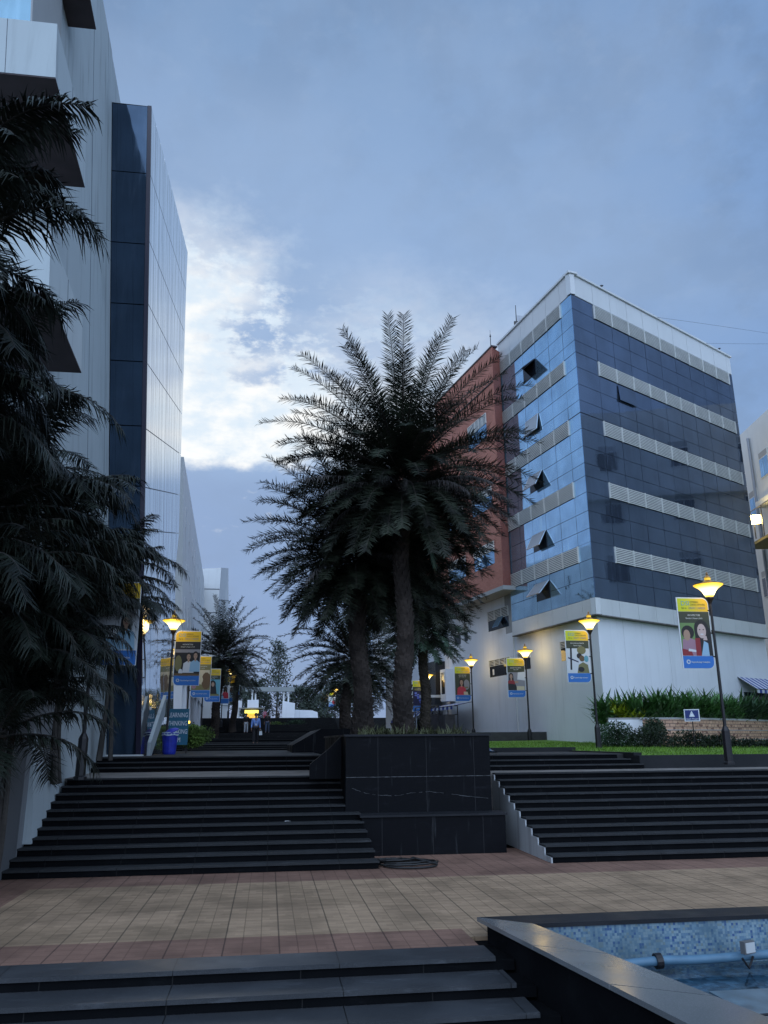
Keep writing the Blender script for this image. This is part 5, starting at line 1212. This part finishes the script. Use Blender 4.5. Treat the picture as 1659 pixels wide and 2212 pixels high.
hf = MB()
pt = bpy.data.objects['palm_tree']; frond(hf, (3.75, 21.7, 9.0), radians(120), radians(-62), 2.1, 9091, .5, 54, .42, .034, .15, .2, None, fw0=.5)
hf.build('hanging_frond', M_palmg, pt, pt.location, label='broad green frond hanging against the trunk')
sc_ = MB().add([(.42, 19.62, .757), (.55, 19.60, .762), (.58, 19.68, .757), (.46, 19.70, .77)], [(0, 1, 2, 3)]); tag(sc_.build('litter', mat('white_paper', (.75, .75, .75), .8)), 'scrap of white paper on a tread of the left flight', 'litter')
MB().box(-7.2, -4.96, 18.351, 20.6, -.1, 3.6).build('low_wall', wall_paint('palm_shade_stained_plaster', (.20, .21, .22), .7), LB, lo_)  # block added over the facade base; palm shade is put into its grey
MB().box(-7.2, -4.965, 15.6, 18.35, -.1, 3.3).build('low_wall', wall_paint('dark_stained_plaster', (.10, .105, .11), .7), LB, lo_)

# ------------------------------------------------------------------ far trees
def tree(label, base_, h, wdt, seed, nb=40, nlf=2600, size=.35, upw=.9, group=None):
    root = empty('tree', base_, label, 'tree', group); o = root.location; R_ = random.Random(seed); b_ = V(base_)
    tr = MB(); lf = MB(); top = b_+V((0, 0, h)); tr.tube([b_.lerp(top, t)+V((.15*sin(4*t+seed), 0, 0)) for t in [i/8 for i in range(9)]], [.03*h*(1-.93*i/8)*.45 for i in range(9)], 7)
    tips = []
    for i in range(nb):
        t = .22+.76*i/nb; q = b_.lerp(top, t); a = i*2.4+R_.uniform(-.4, .4); L = wdt*(1-.75*t)*R_.uniform(.6, 1.1); d = V((cos(a), sin(a), upw*R_.uniform(.5, 1.3))).normalized()
        e = q+d*L; tr.tube([q, q.lerp(e, .5)+V((0, 0, -.05*L)), e], [.05, .03, .01], 4); tips += [q.lerp(e, R_.uniform(.3, 1)) for _ in range(5)]+[e]
    for i in range(nlf):
        q = R_.choice(tips)+V((R_.gauss(0, .22*wdt*.3), R_.gauss(0, .22*wdt*.3), R_.gauss(0, .12*wdt*.5))); d = V((R_.uniform(-1, 1), R_.uniform(-1, 1), R_.uniform(-.6, 1))).normalized(); s = size*R_.uniform(.5, 1.2); t = d.orthogonal().normalized()*s*.25
        lf.add([q-t, q+d*s, q+t], [(0, 1, 2)])
    tr.build('trunk', M_branch, root, o); lf.build('crown', M_treel, root, o); return root
tg = 'trees beyond the gateway'
tree('tall feathery thin tree rising beyond the far gateway', (1.3, 135, 3.4), 14.5, 6.0, 61, 46, 1700, .5, 1.6, tg)
tree('bushy tree left behind the gateway beam', (-2.2, 140, 3.4), 8.6, 6.0, 62, 30, 3200, .55, .5, tg)
tree('bushy tree right of the gateway behind the white wall', (5.6, 138, 3.4), 7.4, 7, 63, 30, 3600, .55, .4, tg)
tree('low spreading tree far right of the gateway', (11.0, 140, 3.4), 8.4, 8, 64, 30, 3600, .6, .4, tg)
tree('dark tree between the left palms and the gateway', (-7, 132, 3.4), 10, 8, 65, 30, 3600, .6, .5, tg)
tree('open-branched tree showing beside the flared tower', (-7.2, 112, 4.7), 18.2, 6.0, 66, 34, 900, .5, .5, tg)

# ------------------------------------------------------------------ people
def skin_mesh(name, pts, edges, radii, m_, parent, sub=1):
    me = bpy.data.meshes.new(name); me.from_pydata([tuple(p) for p in pts], edges, []); me.materials.append(m_)
    ob = bpy.data.objects.new(name, me); col.objects.link(ob); ob.parent = parent
    sk = ob.modifiers.new('skin', 'SKIN'); sk.use_smooth_shade = True
    if not me.skin_vertices: 
        me.attributes.new
    layer = me.skin_vertices[0] if me.skin_vertices else None
    if layer:
        for i, r in enumerate(radii): layer.data[i].radius = r if isinstance(r, tuple) else (r, r)
        layer.data[0].use_root = True
    ss = ob.modifiers.new('sub', 'SUBSURF'); ss.levels = sub; ss.render_levels = sub
    return ob
def person(loc, rz, label, shirt, trouser, skinc, step=.18, lean=0., arms=(.08, -.06), hair=(.01, .008, .008), bag=None, shoe=(.015, .012, .012), hgt=1.7):
    r = empty('person', loc, label, 'person', 'people walking down the avenue', rz); s = hgt/1.72
    r.scale = (s, s, s)
    Ms = mat('skin_%02d' % int(skinc[0]*100), skinc, .6); Mh = mat('hair_black', hair, .7)
    f = step   # front/back swing in -y (facing) direction
    P = {'pel': (0, 0, .96), 'wst': (0, 0, 1.08), 'che': (0, .0, 1.28), 'nk0': (0, 0, 1.44), 'nk1': (0, -.01, 1.51), 'hd0': (0, -.02, 1.58), 'hd1': (0, -.01, 1.66), 'hd2': (0, 0, 1.71)}
    names = list(P); pts = [P[n_] for n_ in names]; rad = [(.15, .11), (.135, .10), (.155, .105), (.055, .055), (.05, .05), (.068, .08), (.08, .095), (.05, .06)]
    ed = [(i, i+1) for i in range(7)]
    def add(p, r_, par): pts.append(p); rad.append(r_ if isinstance(r_, tuple) else (r_, r_)); ed.append((par, len(pts)-1)); return len(pts)-1
    legs = []
    for sx, sw in ((-1, f), (1, -f)):
        h = add((sx*.10, 0, .90), .09, 0); kn = add((sx*.105, -sw*.55-.02, .50), .062, h); an = add((sx*.11, -sw+(.05 if sw < 0 else 0), .10), .042, kn); to_ = add((sx*.13, -sw-.14, .035), .035, an); legs.append((h, kn, an, to_))
    armsj = []
    for sx, sw in zip((-1, 1), arms):
        sh = add((sx*.19, 0, 1.39), .06, 2); el_ = add((sx*.235, -sw*.4+.02, 1.11), .042, sh); wr = add((sx*.25, -sw-.06, .86), .028, el_); pa = add((sx*.252, -sw-.085, .79), (.036, .022), wr)
        armsj.append((sh, el_, wr, pa))
        for k, (dy, ln) in enumerate(((-.03, .07), (-.01, .08), (.01, .075), (.028, .06))):
            a1 = add((sx*.254, -sw-.09+dy, .755), .0095, pa); add((sx*.245, -sw-.10+dy, .755-ln), .008, a1)
        t_ = add((sx*.235, -sw-.125, .79), .010, pa); add((sx*.225, -sw-.145, .755), .009, t_)
    body = skin_mesh('body', pts, ed, rad, Ms, r)
    # face
    MB().lathe([(.0, -.02), (.016, -.008), (.008, .018), (0, .02)], 6, (0, -.108, 1.605)).build('nose', Ms, body)
    fc = MB()
    for sx in (-1, 1): fc.lathe([(0, -.008), (.011, 0), (0, .008)], 6, (sx*.032, -.094, 1.632))
    fc.lathe([(0, -.006), (.022, 0), (0, .006)], 8, (0, -.092, 1.570)); fc.build('eyes_and_mouth', Mh, body)
    er = MB()
    for sx in (-1, 1): er.lathe([(0, -.03), (.014, -.01), (.016, .015), (0, .03)], 6, (sx*.084, -.01, 1.615))
    er.build('ear', Ms, body)
    hr = MB().lathe([(.088, -.075), (.098, -.03), (.100, .02), (.085, .06), (.05, .085), (0, .092)], 14, (0, .018, 1.665)); hr.build('hair', Mh, r, smooth=True)
    # shirt
    sp_ = [(0, 0, .93), (0, 0, 1.08), (0, 0, 1.28), (0, 0, 1.43)]; sr = [(.165, .125), (.150, .115), (.172, .122), (.075, .07)]; se = [(0, 1), (1, 2), (2, 3)]
    for (sh, el_, wr, pa) in armsj:
        i0 = len(sp_); sp_ += [pts[sh], pts[el_], tuple(V(pts[el_]).lerp(V(pts[wr]), .85))]; sr += [(.074, .074), (.055, .055), (.042, .042)]; se += [(2, i0), (i0, i0+1), (i0+1, i0+2)]
    skin_mesh('shirt', sp_, se, sr, mat('cloth_shirt_%s' % label.split()[0], shirt, .8, noise=.15, nscale=12), r)
    tp_ = [(0, 0, .98)]; tr_ = [(.155, .118)]; te = []
    for (h, kn, an, to_) in legs:
        i0 = len(tp_); tp_ += [pts[h], pts[kn], tuple(V(pts[an])+V((0, 0, -.02)))]; tr_ += [(.10, .10), (.078, .078), (.068, .068)]; te += [(0, i0), (i0, i0+1), (i0+1, i0+2)]
    skin_mesh('trousers', tp_, te, tr_, mat('cloth_trousers_%s' % label.split()[0], trouser, .85, noise=.15, nscale=12), r)
    for (h, kn, an, to_) in legs:
        a, t_ = V(pts[an]), V(pts[to_]); skin_mesh('shoe', [tuple(a+V((0, .03, -.05))), tuple(a+V((0, -.05, -.06))), tuple(t_+V((0, -.02, .0)))], [(0, 1), (1, 2)], [(.05, .045), (.052, .04), (.042, .03)], mat('shoe_leather', shoe, .5), r)
    return r
p1 = person((-.73, 48.5, 2.37), .05, 'walking man in a light blue shirt and dark trousers with a lanyard', (.16, .28, .62), (.012, .012, .016), (.16, .09, .06), .14)
MB().tube([(-.05, -.09, 1.43), (-.03, -.135, 1.25), (0, -.14, 1.14)], .006, 4).tube([(.05, -.09, 1.43), (.03, -.135, 1.25), (0, -.14, 1.14)], .006, 4).build('lanyard', C_['navy'], p1)
MB().box(-.035, .035, -.148, -.143, 1.04, 1.14).build('id_card', M_bwht, p1)
bgp = MB().prism([(-.09, 0, 0), (.09, 0, 0), (.075, 0, .22), (-.075, 0, .22)], (0, .07, 0)).tube([(-.05, .03, .22), (0, .03, .33), (.05, .03, .22)], .006, 4).build('bag', mat('white_plastic_bag', (.6, .65, .68), .5)); bgp.location = (-.44, 48.42, 2.86-.0); tag(bgp, 'small white plastic bag in the hand of the man in blue', 'bag')
person((-1.98, 75.0, zf-.0 if False else 3.22), 0, 'second walker in a black top and white trousers, left of the man in blue', (.01, .01, .012), (.55, .58, .62), (.16, .09, .06), .06, hgt=1.7)
person((-.11, 74.0, 3.22), -.1, 'third walker in a black jacket and blue jeans, right of the man in blue', (.012, .011, .014), (.06, .09, .15), (.18, .10, .07), .16, hgt=1.74)
person((-.5, 104, 4.74), 0, 'distant person in pink and red before the far gateway', (.42, .16, .22), (.35, .02, .04), (.18, .10, .07), .05, hgt=1.6)
person((1.2, 112, 4.74), 0, 'silhouetted person standing against the white gateway pedestal', (.012, .012, .012), (.012, .012, .012), (.1, .06, .04), .05, hgt=1.72)

# ------------------------------------------------------------------ sky and light
w = bpy.data.worlds.new('World'); sc.world = w; w.use_nodes = True; nt = w.node_tree; bgn = nt.nodes['Background']
SUN_AZ = radians(-25); SUN_EL = radians(12)
sky = nt.nodes.new('ShaderNodeTexSky'); sky.sky_type = 'NISHITA'; sky.sun_disc = False; sky.sun_elevation = SUN_EL; sky.sun_rotation = SUN_AZ
tc = nt.nodes.new('ShaderNodeTexCoord'); dv = tc.outputs['Generated']
sp = nt.nodes.new('ShaderNodeSeparateXYZ'); nt.links.new(dv, sp.inputs[0])
DEG = 180/pi
az = mathn(nt, 'MULTIPLY', mathn(nt, 'ARCTAN2', sp.outputs[0], sp.outputs[1]), DEG)
el = mathn(nt, 'MULTIPLY', mathn(nt, 'ARCSINE', sp.outputs[2]), DEG)
cb = nt.nodes.new('ShaderNodeCombineXYZ'); nt.links.new(az, cb.inputs[0]); nt.links.new(el, cb.inputs[1])
def skyn(scale, sx=1., sy=1., detail=6, rough=.55, loc=(0, 0, 0), dist=0.):
    return noise(nt, mapping(nt, cb.outputs[0], (sx, sy, 1), 0, loc), scale, detail, rough, dist)
n1 = skyn(.16, .8, 1.1, 7, .6, (3, 1, 0)); n2 = skyn(.42, .7, 1.3, 6, .6, (7, 2, 0)); n3 = skyn(.055, 1, 1.6, 5, .5, (1, 5, 0)); n4 = skyn(1.3, .7, 1.4, 5, .6, (2, 9, 0))
wn = mathn(nt, 'ADD', mathn(nt, 'MULTIPLY', mathn(nt, 'SUBTRACT', n1, .5), 9.), mathn(nt, 'MULTIPLY', mathn(nt, 'SUBTRACT', n2, .5), 5.))
wn = mathn(nt, 'ADD', wn, mathn(nt, 'MULTIPLY', mathn(nt, 'SUBTRACT', n4, .5), 2.0))
def lobe(a0, e0, wa, we, warp=1., soft=.5):
    da = mathn(nt, 'DIVIDE', mathn(nt, 'ADD', mathn(nt, 'SUBTRACT', az, a0), mathn(nt, 'MULTIPLY', wn, warp)), wa)
    de = mathn(nt, 'DIVIDE', mathn(nt, 'ADD', mathn(nt, 'SUBTRACT', el, e0), mathn(nt, 'MULTIPLY', wn, warp*.7)), we)
    d = mathn(nt, 'SQRT', mathn(nt, 'ADD', mathn(nt, 'MULTIPLY', da, da), mathn(nt, 'MULTIPLY', de, de)))
    return mapr(nt, d, 1+soft, 1-soft, 0, 1)
blob = lobe(-8.0, 25.2, 10.0, 9.5, .95, .4)
blob2 = lobe(-1.0, 22.8, 8.0, 6.0, .6, .45)
blob3 = lobe(7.5, 25.0, 9.5, 5.5, .8, .7)
blob4 = lobe(3, 22.0, 9, 4.5, .5, .6)
br = mathn(nt, 'MAXIMUM', mathn(nt, 'MAXIMUM', blob, blob2), mathn(nt, 'MAXIMUM', mathn(nt, 'MULTIPLY', blob3, .55), mathn(nt, 'MULTIPLY', blob4, .75)))
cut = mapr(nt, mathn(nt, 'ADD', el, mathn(nt, 'MULTIPLY', wn, .35)), 18.3, 19.6)
br = mathn(nt, 'MULTIPLY', br, mathn(nt, 'MAXIMUM', cut, mapr(nt, az, 9, 12)))
for (a0, e0, wa, we, k_) in ((2.0, 31.0, 3.6, 1.3, .95), (-1.2, 28.2, 3.2, 1.3, .95), (.6, 25.4, 4.0, .6, .8), (-6.5, 33, 3, 2.0, .4), (7, 27.5, 5, 1.6, .6)):
    h_ = mathn(nt, 'MULTIPLY', lobe(a0, e0, wa*1.15, we*1.15, .75, .75), mapr(nt, mathn(nt, 'ADD', n2, mathn(nt, 'MULTIPLY', mathn(nt, 'SUBTRACT', n4, .5), .45)), .36, .56)); br = mathn(nt, 'MULTIPLY', br, mathn(nt, 'SUBTRACT', 1, mathn(nt, 'MULTIPLY', h_, k_)))
wisp = mathn(nt, 'MULTIPLY', mapr(nt, n2, .58, .74), mathn(nt, 'MULTIPLY', mapr(nt, el, 13, 15), mapr(nt, el, 24, 19))); wisp = mathn(nt, 'MULTIPLY', wisp, mathn(nt, 'MULTIPLY', mapr(nt, az, -12, -6), mapr(nt, az, 6, 1)))
br = mathn(nt, 'MAXIMUM', br, mathn(nt, 'MULTIPLY', wisp, .45))
# base cloud sheet
grad = mapr(nt, el, 5, 60, 0, 1, False)
basec = mixc(nt, grad, (.225, .37, .68), (.175, .30, .50))
azd = mapr(nt, az, 5, 40, 0, 1)
basec = mixc(nt, mathn(nt, 'MULTIPLY', azd, .5), basec, (.215, .375, .69))
cl = mapr(nt, n1, .40, .62); cl3 = mapr(nt, n3, .35, .65)
basec = mixc(nt, mathn(nt, 'MULTIPLY', cl, .55), basec, (.165, .262, .44))
basec = mixc(nt, mathn(nt, 'MULTIPLY', cl3, .45), basec, (.29, .41, .62))
basec = mixc(nt, mathn(nt, 'MULTIPLY', mapr(nt, n2, .5, .75), .18), basec, (.36, .48, .68))
glow = lobe(2, 28, 26, 16, .4, .8)
basec = mixc(nt, mathn(nt, 'MULTIPLY', glow, .6), basec, (.40, .56, .83))
low = mathn(nt, 'MULTIPLY', mapr(nt, el, 19, 17), mapr(nt, az, 12, 4)); basec = mixc(nt, mathn(nt, 'MULTIPLY', low, .35), basec, (.20, .30, .53))
bright = mixc(nt, mapr(nt, n2, .35, .65), (.76, .88, 1.0), (1.04, 1.05, 1.04))
skyc = mixc(nt, br, basec, bright)
nish = nt.nodes.new('ShaderNodeVectorMath'); nish.operation = 'SCALE'; nt.links.new(sky.outputs[0], nish.inputs[0]); nish.inputs['Scale'].default_value = .09
# broken cloud lets a little of the clear sky through
skyc = mixc(nt, .06, skyc, nish.outputs[0])
# unseen sky behind the viewer is brightened to light the walls facing it
back = mapr(nt, sp.outputs[1], .25, -.6, 0, 1); hi = mapr(nt, el, 52, 80, 0, 1)
back = mathn(nt, 'MULTIPLY', back, mapr(nt, el, -2, 12))
rightdark = mathn(nt, 'MULTIPLY', mapr(nt, az, 50, 75), mapr(nt, az, 130, 105))
skyc = mixc(nt, mathn(nt, 'MULTIPLY', back, .75), skyc, (.31, .375, .48))
k1 = mathn(nt, 'ADD', 1., mathn(nt, 'MULTIPLY', back, 3.6)); k1 = mathn(nt, 'ADD', k1, mathn(nt, 'MULTIPLY', hi, .3))
k1 = mathn(nt, 'MULTIPLY', k1, mathn(nt, 'SUBTRACT', 1, mathn(nt, 'MULTIPLY', rightdark, .45)))
nt.links.new(skyc, bgn.inputs[0]); nt.links.new(k1, bgn.inputs[1])
sd = bpy.data.lights.new('sun', 'SUN'); sd.energy = .5; sd.angle = radians(14); sd.color = (1, .93, .85)
so_ = bpy.data.objects.new('sun', sd); col.objects.link(so_)
sdir = V((sin(SUN_AZ)*cos(SUN_EL), cos(SUN_AZ)*cos(SUN_EL), sin(SUN_EL))); so_.rotation_euler = sdir.to_track_quat('Z', 'Y').to_euler()

sc.view_settings.view_transform = 'Standard'; sc.view_settings.look = 'None'; sc.view_settings.exposure = 0; sc.view_settings.gamma = 1
sc.cycles.max_bounces = 6; sc.cycles.transmission_bounces = 6; sc.cycles.sample_clamp_indirect = 3
